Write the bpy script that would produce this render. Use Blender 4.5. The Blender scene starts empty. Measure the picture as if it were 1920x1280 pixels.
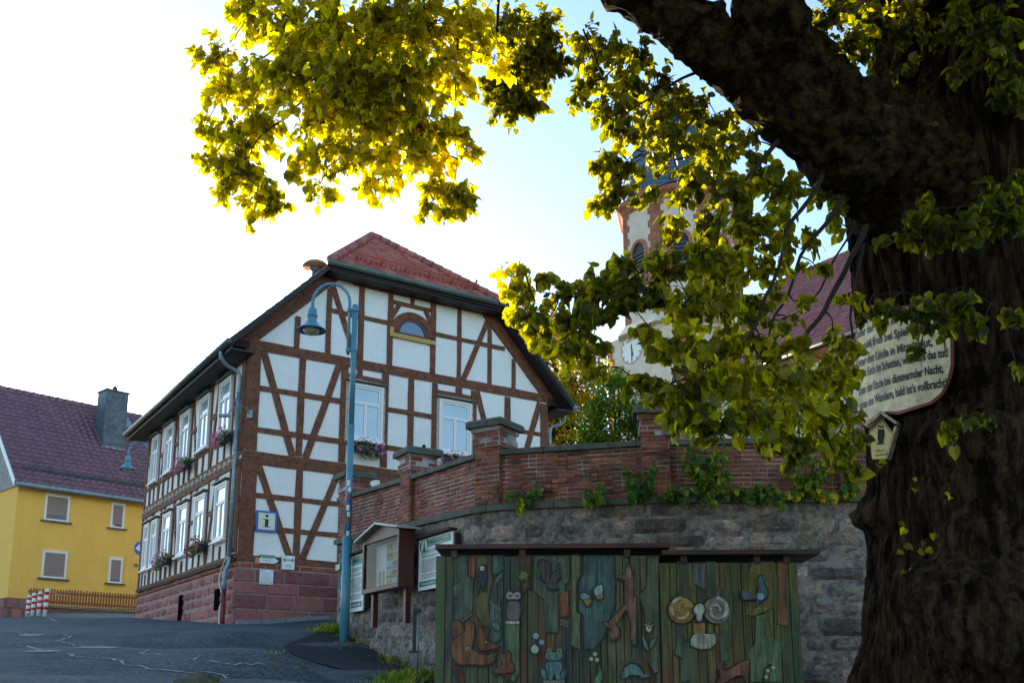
import bpy, math, random
from mathutils import Vector, noise
R=math.radians
S=bpy.context.scene
# ---------------------------------------------------------------- camera, sky, sun, exposure
F=1875.0; TH=math.atan(385/F); CX,CY=960,909
cam_d=bpy.data.cameras.new('camera'); cam=bpy.data.objects.new('camera',cam_d); S.collection.objects.link(cam)
cam_d.sensor_width=36; cam_d.lens=36*F/1920; cam_d.shift_y=(CY-640)/1920.0
cam.rotation_euler=(math.pi/2+TH,0,0); cam.location=(0,0,0); cam_d.clip_end=3000; cam_d.clip_start=.1
S.camera=cam
SUN_AZ=math.atan2(-.452,.892)      # heading of the sun from +Y (negative = left)
SUN_EL=R(14)
w=bpy.data.worlds.new('World'); S.world=w; w.use_nodes=True
nt=w.node_tree; nt.nodes.clear()
sky=nt.nodes.new('ShaderNodeTexSky'); sky.sky_type='NISHITA'; sky.sun_disc=False
sky.sun_elevation=SUN_EL; sky.sun_rotation=SUN_AZ; sky.air_density=1.0; sky.dust_density=.6; sky.ozone_density=2.2; sky.altitude=300
bg=nt.nodes.new('ShaderNodeBackground'); bg.inputs[1].default_value=.15
ow=nt.nodes.new('ShaderNodeOutputWorld'); nt.links.new(sky.outputs[0],bg.inputs[0]); nt.links.new(bg.outputs[0],ow.inputs[0])
sd=bpy.data.lights.new('sun','SUN'); sd.energy=5; sd.angle=R(.5); sd.color=(1,.82,.55)
so=bpy.data.objects.new('sun',sd); S.collection.objects.link(so)
dv=Vector((math.sin(SUN_AZ)*math.cos(SUN_EL),math.cos(SUN_AZ)*math.cos(SUN_EL),math.sin(SUN_EL)))
so.rotation_euler=dv.to_track_quat('Z','Y').to_euler()
S.view_settings.view_transform='Standard'; S.view_settings.look='None'; S.view_settings.gamma=1; S.view_settings.exposure=1.55
S.view_settings.use_curve_mapping=False
S.render.resolution_x=1024; S.render.resolution_y=682
S.cycles.max_bounces=8; S.cycles.transmission_bounces=6; S.cycles.diffuse_bounces=4
rnd=random.Random(7)
# ---------------------------------------------------------------- measuring helpers: photo pixel -> real place
_c,_s=math.cos(TH),math.sin(TH)
def ray(px,py):
    x=(px-CX)/F; y=-(py-CY)/F
    return (x,_c-y*_s,_s+y*_c)
def at(px,py,Y):
    d=ray(px,py); k=Y/d[1]; return Vector((d[0]*k,Y,d[2]*k))
def hitp(px,py,o,t):
    d=ray(px,py); det=-t[0]*d[1]+t[1]*d[0]
    s=(o[0]*d[1]-o[1]*d[0])/det
    k=(o[1]+s*t[1])/d[1]
    return s,d[2]*k
def lerp(a,b,t): return a+(b-a)*t
def nz(x,y,z,sc=1.0): return noise.noise(Vector((x*sc,y*sc,z*sc)))
# ---------------------------------------------------------------- materials
def _n(nt,t,**k):
    n=nt.nodes.new(t)
    for a,b in k.items(): setattr(n,a,b)
    return n
def M(name,col,col2=None,scale=5,rough=.75,bump=0,bscale=30,island=0,stretch=(1,1,1),metal=0,detail=8,coat=0,col3=None,scale3=1.5,thr3=.6,spec=.4,hue=0,bdist=.01,lo=.4,hi=.62,grain=0,gs=(45,45,1.6)):
    m=bpy.data.materials.new(name); m.use_nodes=True; nt=m.node_tree; L=nt.links.new
    b=nt.nodes['Principled BSDF']; b.inputs['Roughness'].default_value=rough; b.inputs['Metallic'].default_value=metal
    b.inputs['Specular IOR Level'].default_value=spec
    if coat: b.inputs['Coat Weight'].default_value=coat; b.inputs['Coat Roughness'].default_value=.04
    tc=_n(nt,'ShaderNodeTexCoord'); mp=_n(nt,'ShaderNodeMapping'); mp.inputs['Scale'].default_value=stretch
    L(tc.outputs['Object'],mp.inputs['Vector'])
    c=_n(nt,'ShaderNodeRGB'); c.outputs[0].default_value=(*col,1); out=c.outputs[0]
    def mix(a,bcol,fac):
        x=_n(nt,'ShaderNodeMix',data_type='RGBA'); L(fac,x.inputs[0]); L(a,x.inputs[6]); x.inputs[7].default_value=(*bcol,1); return x.outputs[2]
    def nzr(sc,lo,hi,det=detail):
        t=_n(nt,'ShaderNodeTexNoise'); t.inputs['Scale'].default_value=sc; t.inputs['Detail'].default_value=det; t.inputs['Roughness'].default_value=.62
        L(mp.outputs[0],t.inputs['Vector'])
        r=_n(nt,'ShaderNodeMapRange'); r.inputs[1].default_value=lo; r.inputs[2].default_value=hi; L(t.outputs[0],r.inputs[0]); return r.outputs[0]
    if col2: out=mix(out,col2,nzr(scale,lo,hi))
    if col3: out=mix(out,col3,nzr(scale3,thr3,thr3+.12))
    if grain:
        mp2=_n(nt,'ShaderNodeMapping'); mp2.inputs['Scale'].default_value=gs; L(tc.outputs['Object'],mp2.inputs['Vector'])
        t=_n(nt,'ShaderNodeTexNoise'); t.inputs['Scale'].default_value=1; t.inputs['Detail'].default_value=6; t.inputs['Roughness'].default_value=.7; L(mp2.outputs[0],t.inputs['Vector'])
        r=_n(nt,'ShaderNodeMapRange'); r.inputs[1].default_value=.36; r.inputs[2].default_value=.6; r.inputs[3].default_value=1-grain; r.inputs[4].default_value=1+grain*.35; L(t.outputs[0],r.inputs[0])
        hh=_n(nt,'ShaderNodeHueSaturation'); L(r.outputs[0],hh.inputs['Value']); L(out,hh.inputs['Color']); out=hh.outputs[0]
    if island or hue:
        g=_n(nt,'ShaderNodeNewGeometry'); h=_n(nt,'ShaderNodeHueSaturation')
        r=_n(nt,'ShaderNodeMapRange'); r.inputs[3].default_value=1-island; r.inputs[4].default_value=1+island; L(g.outputs['Random Per Island'],r.inputs[0])
        L(r.outputs[0],h.inputs['Value']); L(out,h.inputs['Color'])
        if hue:
            mm=_n(nt,'ShaderNodeMath',operation='MULTIPLY'); mm.inputs[1].default_value=7.31; L(g.outputs['Random Per Island'],mm.inputs[0])
            fr=_n(nt,'ShaderNodeMath',operation='FRACT'); L(mm.outputs[0],fr.inputs[0])
            r2=_n(nt,'ShaderNodeMapRange'); r2.inputs[3].default_value=.5-hue; r2.inputs[4].default_value=.5+hue; L(fr.outputs[0],r2.inputs[0]); L(r2.outputs[0],h.inputs['Hue'])
        out=h.outputs[0]
    L(out,b.inputs['Base Color'])
    if bump:
        t=_n(nt,'ShaderNodeTexNoise'); t.inputs['Scale'].default_value=bscale; t.inputs['Detail'].default_value=8; t.inputs['Roughness'].default_value=.65; L(mp.outputs[0],t.inputs['Vector'])
        bp=_n(nt,'ShaderNodeBump'); bp.inputs['Strength'].default_value=bump; bp.inputs['Distance'].default_value=bdist; L(t.outputs[0],bp.inputs['Height']); L(bp.outputs[0],b.inputs['Normal'])
    return m
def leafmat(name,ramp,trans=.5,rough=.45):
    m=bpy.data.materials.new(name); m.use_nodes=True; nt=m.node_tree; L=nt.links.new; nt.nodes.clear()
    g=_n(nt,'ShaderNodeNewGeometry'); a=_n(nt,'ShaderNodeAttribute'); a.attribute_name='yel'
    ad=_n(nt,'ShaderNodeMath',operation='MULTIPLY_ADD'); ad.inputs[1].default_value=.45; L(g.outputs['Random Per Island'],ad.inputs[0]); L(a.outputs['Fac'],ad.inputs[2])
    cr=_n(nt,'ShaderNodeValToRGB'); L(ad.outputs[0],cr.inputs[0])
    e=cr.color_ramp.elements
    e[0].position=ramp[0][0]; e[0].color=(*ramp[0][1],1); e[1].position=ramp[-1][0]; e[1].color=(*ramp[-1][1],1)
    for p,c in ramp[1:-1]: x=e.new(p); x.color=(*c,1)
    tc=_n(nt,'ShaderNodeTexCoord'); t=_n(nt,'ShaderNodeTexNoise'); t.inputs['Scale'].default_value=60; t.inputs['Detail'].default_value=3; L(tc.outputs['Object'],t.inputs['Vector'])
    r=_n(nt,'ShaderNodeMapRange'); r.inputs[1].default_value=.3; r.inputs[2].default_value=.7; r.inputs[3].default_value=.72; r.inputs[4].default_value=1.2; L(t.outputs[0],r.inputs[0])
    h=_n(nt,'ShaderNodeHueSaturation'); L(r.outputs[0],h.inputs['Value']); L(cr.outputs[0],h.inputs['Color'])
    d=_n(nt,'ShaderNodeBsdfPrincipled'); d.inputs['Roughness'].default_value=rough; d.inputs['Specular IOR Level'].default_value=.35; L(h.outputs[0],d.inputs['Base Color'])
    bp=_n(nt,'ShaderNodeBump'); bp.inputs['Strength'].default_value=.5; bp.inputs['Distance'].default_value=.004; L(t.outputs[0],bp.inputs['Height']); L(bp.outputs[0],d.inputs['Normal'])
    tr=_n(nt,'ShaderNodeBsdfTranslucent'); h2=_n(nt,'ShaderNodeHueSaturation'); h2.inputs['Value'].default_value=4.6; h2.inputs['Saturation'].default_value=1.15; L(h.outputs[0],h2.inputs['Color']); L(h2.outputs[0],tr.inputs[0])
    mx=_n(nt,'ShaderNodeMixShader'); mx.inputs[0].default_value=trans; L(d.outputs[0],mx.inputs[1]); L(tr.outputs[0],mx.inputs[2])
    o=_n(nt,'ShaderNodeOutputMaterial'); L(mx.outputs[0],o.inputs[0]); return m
MT=dict(
 plaster=M('plaster',(.84,.83,.78),(.79,.79,.745),1.2,.9,.6,30,bdist=.02,col3=(.50,.47,.42),scale3=26,thr3=.66,grain=.05,gs=(14,14,9)),
 timber=M('brown timber',(.215,.078,.034),(.12,.042,.020),7,.75,.9,25,grain=.45,gs=(22,22,22),stretch=(1,1,1),col3=(.32,.24,.18),scale3=40,thr3=.70,bdist=.012),
 timber_dark=M('weathered timber',(.050,.022,.014),(.02,.012,.010),5,.8,.7,25,col3=(.22,.17,.13),scale3=30,thr3=.66),
 soffit=M('dark soffit',(.018,.015,.018),(.03,.022,.02),6,.6,.3,30),
 sandstone=M('red sandstone',(.36,.135,.115),(.25,.09,.085),6,.85,.8,22,island=.28,stretch=(1,1,2.4),col3=(.38,.2,.16),scale3=9,thr3=.62,hue=.012,bdist=.02),
 mortar=M('mortar',(.42,.38,.34),(.28,.25,.23),12,.95,.6,60),
 mortar_dark=M('old mortar',(.24,.22,.20),(.08,.075,.07),9,.95,.6,60,col3=(.3,.3,.28),scale3=4,thr3=.6),
 brick=M('red brick',(.30,.088,.045),(.17,.055,.035),18,.85,.6,70,island=.42,col3=(.06,.035,.03),scale3=2.2,thr3=.56,hue=.015),
 brickmortar=M('brick mortar',(.46,.44,.42),(.20,.185,.17),3,.95,.5,60,col3=(.05,.045,.04),scale3=1.3,thr3=.50),
 coping=M('mossy coping stone',(.13,.13,.115),(.07,.085,.055),6,.9,.8,30,island=.15,col3=(.2,.2,.19),scale3=14,thr3=.6),
 stone=M('grey rubble stone',(.30,.225,.175),(.11,.095,.09),3.5,.92,1,16,island=.5,grain=.5,gs=(16,16,30),col3=(.45,.43,.39),scale3=6,thr3=.60,hue=.02,bdist=.03),
 rooftile=M('red clay tile',(.42,.125,.085),(.26,.075,.060),5,.5,.3,30,island=.28,col3=(.13,.06,.05),scale3=3,thr3=.6,hue=.01),
 rooftile_p=M('plum glazed tile',(.150,.062,.078),(.105,.045,.058),3,.24,.15,30,island=.16,spec=.8),
 zinc=M('zinc',(.24,.33,.35),(.17,.23,.25),6,.45,.1,30,metal=.35),
 zinc_dark=M('aged zinc',(.09,.12,.115),(.055,.075,.07),4,.45,.1,30,metal=.3),
 winframe=M('white window frame',(.74,.74,.72),None,rough=.4),
 wood_pale=M('old cream paint',(.55,.50,.40),(.30,.22,.15),14,.7,.3,40),
 glass=M('curtained window glass',(.42,.53,.55),(.36,.48,.51),1.5,rough=.12,coat=1,spec=.8),
 darkglass=M('dark glass',(.04,.10,.14),None,rough=.05,coat=1,spec=.9),
 shutter=M('taupe roller blind',(.30,.24,.21),(.26,.21,.185),6,.6,stretch=(.3,.3,12)),
 yellow=M('yellow render',(.87,.53,.11),(.83,.50,.10),1.1,.9,.6,50,grain=.04,gs=(8,8,1.2)),
 slate=M('slate cladding',(.10,.13,.15),(.065,.085,.10),5,.5,.3,20,island=.2),
 slate_blue=M('blue slate',(.075,.13,.20),(.045,.085,.14),5,.42,.3,20,island=.25),
 lamp=M('blue lamp paint',(.075,.26,.34),(.055,.21,.28),9,.38,.05,40,spec=.6),
 lampglass=M('frosted lamp glass',(.42,.37,.30),(.32,.29,.23),5,.15,coat=.6),
 white=M('white enamel',(.78,.80,.78),(.66,.70,.68),7,.4),
 cream=M('cream paint',(.62,.52,.27),(.50,.40,.2),9,.55,.1,40),
 signcream=M('weathered cream sign',(.74,.62,.40),(.42,.35,.22),7,.55,.15,40,col3=(.20,.12,.07),scale3=16,thr3=.68),
 red=M('red paint',(.52,.02,.018),None,rough=.4), redbrown=M('red brown rim',(.20,.025,.02),(.12,.02,.015),9,.5),
 blue=M('blue enamel',(.02,.10,.42),None,rough=.35), black=M('black paint',(.012,.012,.012),None,rough=.5),
 green=M('green print',(.015,.16,.10),None,rough=.4), paper=M('paper',(.60,.66,.66),(.52,.6,.6),5,.5),
 asphalt=M('asphalt',(.085,.108,.118),(.045,.062,.072),1.1,.9,1,30,col3=(.19,.22,.23),scale3=14,thr3=.60,grain=.7,gs=(18,18,18),bdist=.012),
 asphalt_dark=M('dark asphalt',(.026,.027,.030),(.018,.019,.021),2,.9,.9,90,bdist=.012,col3=(.06,.06,.06),scale3=80,thr3=.66),
 crack=M('pale crack filler',(.50,.46,.40),(.16,.16,.16),14,.9,.3,60),
 kerb=M('granite kerb',(.24,.27,.28),(.17,.19,.2),30,.85,.5,60,island=.1),
 soil=M('soil and grass',(.05,.06,.025),(.03,.025,.015),3,.95,.8,20),
 fence=M('orange brown stained wood',(.30,.095,.022),(.20,.06,.016),8,.6,.3,30,stretch=(1,1,.2),island=.18),
 pole=M('galvanised steel',(.30,.34,.36),None,rough=.4,metal=.5),
 rust=M('dark red wood stain',(.085,.022,.016),(.05,.015,.012),8,.5,.3,40,stretch=(1,1,.2)),
 bark=M('linden bark',(.066,.042,.024),(.009,.006,.004),9,1.0,1,26,stretch=(1,1,.22),grain=.85,gs=(15,15,2.2),spec=.05,col3=(.12,.075,.035),scale3=2.4,thr3=.60,bdist=.08),  # lit ridges and shaded furrows are painted in as colour streaks
 barkup=M('limb bark with lichen',(.062,.040,.018),(.006,.004,.002),10,.95,1,34,spec=.05,grain=.8,gs=(13,13,13),col3=(.17,.14,.04),scale3=5.5,thr3=.63,bdist=.07),
 twig=M('twig bark',(.020,.014,.009),None,rough=.9),
 churchwall=M('cream church render',(.64,.58,.47),(.56,.50,.40),1.2,.92,.4,30),
 churchstone=M('tower sandstone',(.36,.15,.085),(.27,.10,.06),3,.9,.5,20,island=.2),
 pot=M('dark plastic planter',(.03,.04,.05),None,rough=.5),
 void=M('dark opening',(.006,.005,.005),None,rough=1,spec=0),
 pink=M('pink petals',(.85,.25,.55),(.70,.12,.42),20,.6,island=.25), redpet=M('crimson petals',(.5,.02,.12),None,rough=.6,island=.2),
 ochre=M('ochre sill paint',(.55,.35,.08),(.40,.25,.08),20,.6,.3,40), archbrown=M('arch window frame',(.10,.030,.018),None,rough=.5),
 siren=M('sunlit orange dome metal',(.45,.20,.07),(.30,.13,.05),12,.55), leafdry=M('fallen leaves',(.32,.17,.04),(.2,.09,.02),9,.8,island=.4,hue=.04),  # siren hood: orange sunlight is put into its base colour
)
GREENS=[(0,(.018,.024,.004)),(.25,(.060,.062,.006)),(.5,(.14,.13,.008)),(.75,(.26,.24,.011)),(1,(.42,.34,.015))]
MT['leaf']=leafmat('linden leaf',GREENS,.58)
MT['bgleaf']=leafmat('autumn tree leaf',[(0,(.045,.05,.008)),(.5,(.14,.125,.010)),(1,(.25,.19,.014))],.4)
MT['bushleaf']=leafmat('bush leaf',[(0,(.02,.05,.012)),(.5,(.05,.10,.015)),(1,(.16,.17,.02))],.45)
MT['vine']=leafmat('vine leaf',[(0,(.015,.05,.008)),(.5,(.06,.12,.012)),(.8,(.20,.22,.015)),(1,(.42,.32,.02))],.4)
MT['grass']=leafmat('grass blades',[(0,(.03,.06,.01)),(.5,(.09,.13,.014)),(1,(.25,.24,.03))],.35)
def flat(name,c,rough=.6,**k):
    if name not in MT: MT[name]=M(name,c,rough=rough,**k)
    return MT[name]
# ---------------------------------------------------------------- mesh builder
class MB:
    def __init__(s): s.v=[];s.f=[];s.sm=[];s.mi=[];s.cm=0;s.y=[]
    def add(s,vs,fs,smooth=False):
        o=len(s.v); s.v.extend([tuple(x) for x in vs])
        for f in fs: s.f.append([i+o for i in f]); s.sm.append(smooth); s.mi.append(s.cm)
        return o
    def poly(s,pts): s.add(pts,[list(range(len(pts)))])
    def box(s,o,a,b,c):
        o=Vector(o);a=Vector(a);b=Vector(b);c=Vector(c)
        if a.cross(b).dot(c)<0: a,b=b,a
        p=[o,o+a,o+a+b,o+b,o+c,o+a+c,o+a+b+c,o+b+c]
        s.add(p,[[3,2,1,0],[4,5,6,7],[0,1,5,4],[1,2,6,5],[2,3,7,6],[3,0,4,7]])
    def wbox(s,x0,x1,y0,y1,z0,z1): s.box((x0,y0,z0),(x1-x0,0,0),(0,y1-y0,0),(0,0,z1-z0))
    def prism(s,pts,vec):
        n=len(pts); vec=Vector(vec); a=[Vector(p) for p in pts]; b=[p+vec for p in a]
        s.add(a+b,[list(range(n))[::-1],list(range(n,2*n))]+[[i,(i+1)%n,n+(i+1)%n,n+i] for i in range(n)])
    def tube(s,pts,r,seg=8,cap=True,smooth=True,jit=0,js=3):
        pts=[Vector(p) for p in pts]; n=len(pts); rr=r if isinstance(r,(list,tuple)) else [r]*n
        vs=[];fs=[]; up=None
        for i,p in enumerate(pts):
            t=(pts[min(i+1,n-1)]-pts[max(i-1,0)])
            if t.length<1e-9: t=Vector((0,0,1))
            t.normalize()
            if up is None:
                up=Vector((0,0,1)) if abs(t.z)<.9 else Vector((0,1,0))
            a=t.cross(up)
            if a.length<1e-6: a=t.cross(Vector((1,0,0)))
            a.normalize(); b=a.cross(t).normalized(); up=b
            for k in range(seg):
                an=2*math.pi*k/seg; d=a*math.cos(an)+b*math.sin(an); q=rr[i]
                if jit: q*=1+jit*noise.noise((p+d*rr[i])*js)+jit*.5*noise.noise((p+d*rr[i])*js*3)
                vs.append(p+d*q)
        for i in range(n-1):
            for k in range(seg): k2=(k+1)%seg; fs.append([i*seg+k,i*seg+k2,(i+1)*seg+k2,(i+1)*seg+k])
        if cap: fs.append(list(range(seg))[::-1]); fs.append([(n-1)*seg+k for k in range(seg)])
        s.add(vs,fs,smooth)
    def lathe(s,c,prof,seg=24,smooth=True,rot=0,axis=None):
        c=Vector(c); vs=[];fs=[]
        for r,z in prof:
            for k in range(seg): a=rot+2*math.pi*k/seg; vs.append(c+Vector((r*math.cos(a),r*math.sin(a),z)))
        n=len(prof)
        for i in range(n-1):
            for k in range(seg): k2=(k+1)%seg; fs.append([i*seg+k,i*seg+k2,(i+1)*seg+k2,(i+1)*seg+k])
        fs.append(list(range(seg))[::-1]); fs.append([(n-1)*seg+k for k in range(seg)])
        s.add(vs,fs,smooth)
    def ball(s,c,rx,ry=None,rz=None,seg=10,ring=7,jit=0,js=2):
        ry=ry or rx; rz=rz or rx; c=Vector(c); vs=[];fs=[]
        for i in range(ring+1):
            th=math.pi*i/ring
            for k in range(seg):
                a=2*math.pi*k/seg; d=Vector((math.sin(th)*math.cos(a)*rx,math.sin(th)*math.sin(a)*ry,math.cos(th)*rz))
                if jit: d*=1+jit*noise.noise((c+d)*js)
                vs.append(c+d)
        for i in range(ring):
            for k in range(seg): k2=(k+1)%seg; fs.append([i*seg+k,(i+1)*seg+k,(i+1)*seg+k2,i*seg+k2])
        s.add(vs,fs,True)
    def build(s,name,mat,parent=None,label=None):
        me=bpy.data.meshes.new(name); off=parent.matrix_world_loc if False else (wloc(parent) if parent else Vector((0,0,0)))
        me.from_pydata([(x-off.x,y-off.y,z-off.z) for x,y,z in s.v],[],s.f)
        for m in (mat if isinstance(mat,(list,tuple)) else [mat]): me.materials.append(MT[m] if isinstance(m,str) else m)
        me.polygons.foreach_set('use_smooth',s.sm); me.polygons.foreach_set('material_index',s.mi)
        if s.y and len(s.y)==len(s.v):
            at_=me.attributes.new('yel','FLOAT','POINT'); at_.data.foreach_set('value',s.y)
        me.update()
        o=bpy.data.objects.new(name,me); S.collection.objects.link(o)
        if parent: o.parent=parent
        if label: o['label']=label
        return o
_wl={}
def wloc(o):
    v=Vector((0,0,0))
    while o is not None: v+=o.location; o=o.parent
    return v
def thing(name,label,cat,loc,group=None):
    o=bpy.data.objects.new(name,None); S.collection.objects.link(o); o.location=loc; o.empty_display_size=.2
    o['label']=label; o['category']=cat
    if group: o['group']=group
    return o
def tag(o,label,cat,group=None,kind=None):
    o['label']=label; o['category']=cat
    if group: o['group']=group
    if kind: o['kind']=kind
    return o
def struct(o): o['kind']='structure'; return o
def copy_tree(o,loc,label=None):
    c=o.copy(); S.collection.objects.link(c); c.location=loc
    if label: c['label']=label
    for ch in [x for x in bpy.data.objects if x.parent==o]:
        d=ch.copy(); S.collection.objects.link(d); d.parent=c
        for g in [x for x in bpy.data.objects if x.parent==ch]:
            e=g.copy(); S.collection.objects.link(e); e.parent=d
    return c
class Fr:                       # a vertical wall frame: s along, z up, n out of the wall
    def __init__(s,o,t,nrm): s.o=Vector((o[0],o[1],0)); s.t=Vector((t[0],t[1],0)); s.n=Vector((nrm[0],nrm[1],0))
    def p(s,a,z,n=0): return s.o+s.t*a+s.n*n+Vector((0,0,z))
    def px(s,x,y,n=0):
        o=s.o+s.n*n; return hitp(x,y,(o.x,o.y),(s.t.x,s.t.y))
    def fbox(s,mb,a0,a1,z0,z1,n0,n1): mb.box(s.p(a0,z0,n0),s.t*(a1-a0),Vector((0,0,z1-z0)),s.n*(n1-n0))
    def fprism(s,mb,pts,n0,n1): mb.prism([s.p(a,z,n0) for a,z in pts],s.n*(n1-n0))
    def bar(s,mb,p,q,w,n0,n1,jit=.008,seg=5):
        p=Vector(p);q=Vector(q); d=(q-p); L=d.length; d.normalize(); e=Vector((-d.y,d.x))
        seg=max(2,int(L/.5)); top=[];bot=[]
        for i in range(seg+1):
            c=p+d*(L*i/seg); top.append(c+e*(w/2+rnd.uniform(-jit,jit))); bot.append(c-e*(w/2+rnd.uniform(-jit,jit)))
        s.fprism(mb,[tuple(x) for x in bot+top[::-1]],n0,n1)
    def window(s,root,a0,a1,z0,z1,n,kind='t'):
        """white casement: frame (part) > panes, sill, drip"""
        m=MB(); fw=.075
        for (b0,b1,c0,c1) in ((a0,a0+fw,z0,z1),(a1-fw,a1,z0,z1),(a0+fw,a1-fw,z1-fw,z1),(a0+fw,a1-fw,z0,z0+fw)): s.fbox(m,b0,b1,c0,c1,0,n)
        i0,i1,k0,k1=a0+fw+.006,a1-fw-.006,z0+fw+.006,z1-fw-.006; f2=.055; zt=lerp(z0,z1,.66); mid=(a0+a1)/2
        for (b0,b1,c0,c1) in ((i0,i0+f2,k0,k1),(i1-f2,i1,k0,k1),(i0+f2,i1-f2,k1-f2,k1),(i0+f2,i1-f2,k0,k0+f2),(i0+f2,i1-f2,zt-.045,zt+.045),(mid-.045,mid+.045,k0+f2,zt-.045)):
            s.fbox(m,b0,b1,c0,c1,0,n-.022)
        w=m.build('window','winframe',root)
        g=MB(); s.fbox(g,i0+f2,i1-f2,k0+f2,k1-f2,.004,n-.05); g.build('pane','glass',w)
        g=MB(); s.fbox(g,a0-.04,a1+.04,z0-.05,z0-.003,0,n+.07); g.build('sill','winframe',w)
        g=MB(); s.fbox(g,a0-.09,a1+.09,z1+.03,z1+.06,0,n+.09); g.build('drip_moulding','zinc_dark',w)
        return w
# text lettering -> mesh
def text_geo(st,size=1,sx=1,align='LEFT',bold=0):
    cu=bpy.data.curves.new('t','FONT'); cu.body=st; cu.size=size; cu.align_x=align; cu.resolution_u=3; cu.offset=bold
    o=bpy.data.objects.new('t',cu); S.collection.objects.link(o); dg=bpy.context.evaluated_depsgraph_get(); dg.update()
    me=bpy.data.meshes.new_from_object(o.evaluated_get(dg)); v=[(x.co.x*sx,x.co.y) for x in me.vertices]; f=[list(p.vertices) for p in me.polygons]
    bpy.data.objects.remove(o); bpy.data.curves.remove(cu); bpy.data.meshes.remove(me); return v,f
def text_on(mb,fr,st,a,z,size,n,sx=1,align='LEFT',bold=0,maxw=None,slope=0):
    v,f=text_geo(st,size,sx,align,bold)
    if maxw and v:
        wd=max(x for x,_ in v)-min(x for x,_ in v)
        if wd>0: v=[(x*maxw/wd,y) for x,y in v]
    mb.add([fr.p(a+x,z+y+x*slope,n) for x,y in v],f)
def masonry(mb,pt,s0,s1,courses,bw,gap,depth,jit,top=None,bottom=None,rr=rnd,jz=.3,rough=.0):
    """separate bevelled blocks; pt(s,z,n)->world"""
    for ci,(z0,z1) in enumerate(courses):
        s=s0-rr.uniform(0,bw[0]) ; 
        while s<s1:
            w=rr.uniform(*bw); a=max(s,s0)+gap/2; b=min(s+w,s1)-gap/2; s+=w
            if b-a<gap*1.5: continue
            za,zb=z0+gap/2,z1-gap/2
            if bottom and zb<bottom((a+b)/2): continue
            d=depth+rr.uniform(-jit,jit); ch=min(gap*1.2,(zb-za)*.25); j=lambda q:rr.uniform(-q,q)
            g=gap*jz
            c=[(a+j(g),za+j(g)),(b+j(g),za+j(g)),(b+j(g),zb+j(g)),(a+j(g),zb+j(g))]
            i=[(c[0][0]+ch,c[0][1]+ch),(c[1][0]-ch,c[1][1]+ch),(c[2][0]-ch,c[2][1]-ch),(c[3][0]+ch,c[3][1]-ch)]
            if rough:
                # pillowed rough face
                nx=max(3,int((b-a)/.09)); nyy=max(3,int((zb-za)/.07)); vs=[];fs=[]
                for yy in range(nyy+1):
                    for xx in range(nx+1):
                        fx=xx/nx; fy=yy/nyy; ss=lerp(lerp(c[0][0],c[1][0],fx),lerp(c[3][0],c[2][0],fx),fy); zz=lerp(lerp(c[0][1],c[3][1],fy),lerp(c[1][1],c[2][1],fy),fx)
                        e=min(fx,1-fx)*(b-a); e2=min(fy,1-fy)*(zb-za); k=min(1,min(e,e2)/.022)
                        wb=.006*nz(ss,zz,3.1,9)
                        vs.append(pt(ss+wb*(1 if 0<fx<1 else .8),zz+wb,d*k+rough*k*(nz(ss,zz,ci*3.7,5)+.6*nz(ss,zz,ci*3.7,13))-.01))
                for yy in range(nyy):
                    for xx in range(nx): q=yy*(nx+1)+xx; fs.append([q,q+1,q+nx+2,q+nx+1])
                mb.add(vs,fs,False)
            else:
                p=[pt(x,z,0) for x,z in c]+[pt(x,z,d) for x,z in i]
                mb.add(p,[[4,5,6,7],[0,1,5,4],[1,2,6,5],[2,3,7,6],[3,0,4,7]])
# ---------------------------------------------------------------- terrain
PROF=[(-60,-6),(-25,-4.4),(0,-1.55),(9,.03),(13.5,.52),(18,.97),(25,1.67),(34,2.42),(42,3.08),(60,3.9),(90,4.4),(400,5),(1500,6)]
def prof(Y):
    for i in range(len(PROF)-1):
        if Y<=PROF[i+1][0] or i==len(PROF)-2:
            a,b=PROF[i],PROF[i+1]; pm=PROF[max(i-1,0)]; pn=PROF[min(i+2,len(PROF)-1)]
            h=b[0]-a[0]; t=(Y-a[0])/h
            ma=(b[1]-pm[1])/(b[0]-pm[0]) if i>0 else (b[1]-a[1])/h
            mb_=(pn[1]-a[1])/(pn[0]-a[0]) if i<len(PROF)-2 else (b[1]-a[1])/h
            t2,t3=t*t,t*t*t
            return (2*t3-3*t2+1)*a[1]+(t3-2*t2+t)*h*ma+(-2*t3+3*t2)*b[1]+(t3-t2)*h*mb_
GC=[]
for px,py,Y in ((243,1158,33.3),(437,1169,25),(620,1160,26.5),(622,1180,21.2),(645,1203,20.3),(740,1242,18.7),(800,1264,17.6),(825,1284,16.5),
                (893,1302,15.8),(60,1156,44),(250,1158,40),(15,1156,40),(550,1178,23),(700,1255,17.2),(760,1275,15.4)):
    p=at(px,py,Y); GC.append((p.x,p.y,p.z-prof(p.y)))
for x,y,z in ((-1,13,-.45),(1.5,13,-.62),(4,13,-.75),(4.2,8,-.95),(2,8,-.8),(8,14,-.8),(8,6,-1.3),(0,10,-.15),(2,3,-1.5),(.5,15.5,-.2),(4,14.9,-.6)): GC.append((x,y,z-prof(y)))
for x,y in ((-4.5,9),(-2.5,9),(-6,14),(-4,14),(-9,20),(-6,20),(-12,27),(-20,30),(-25,38),(-20,50),(-8,40),(0,-3),(-5,3),(-30,10),(10,-10),(20,60),(-50,60),(40,30),(15,30)): GC.append((x,y,0))
def G(X,Y):
    n=0;d=0
    for x,y,r in GC:
        q=((X-x)**2+(Y-y)**2+.05)**1.6; n+=r/q; d+=1/q
    k=1 if abs(X)<60 and Y<90 else 0
    return prof(Y)+(n/d if k else 0)
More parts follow.
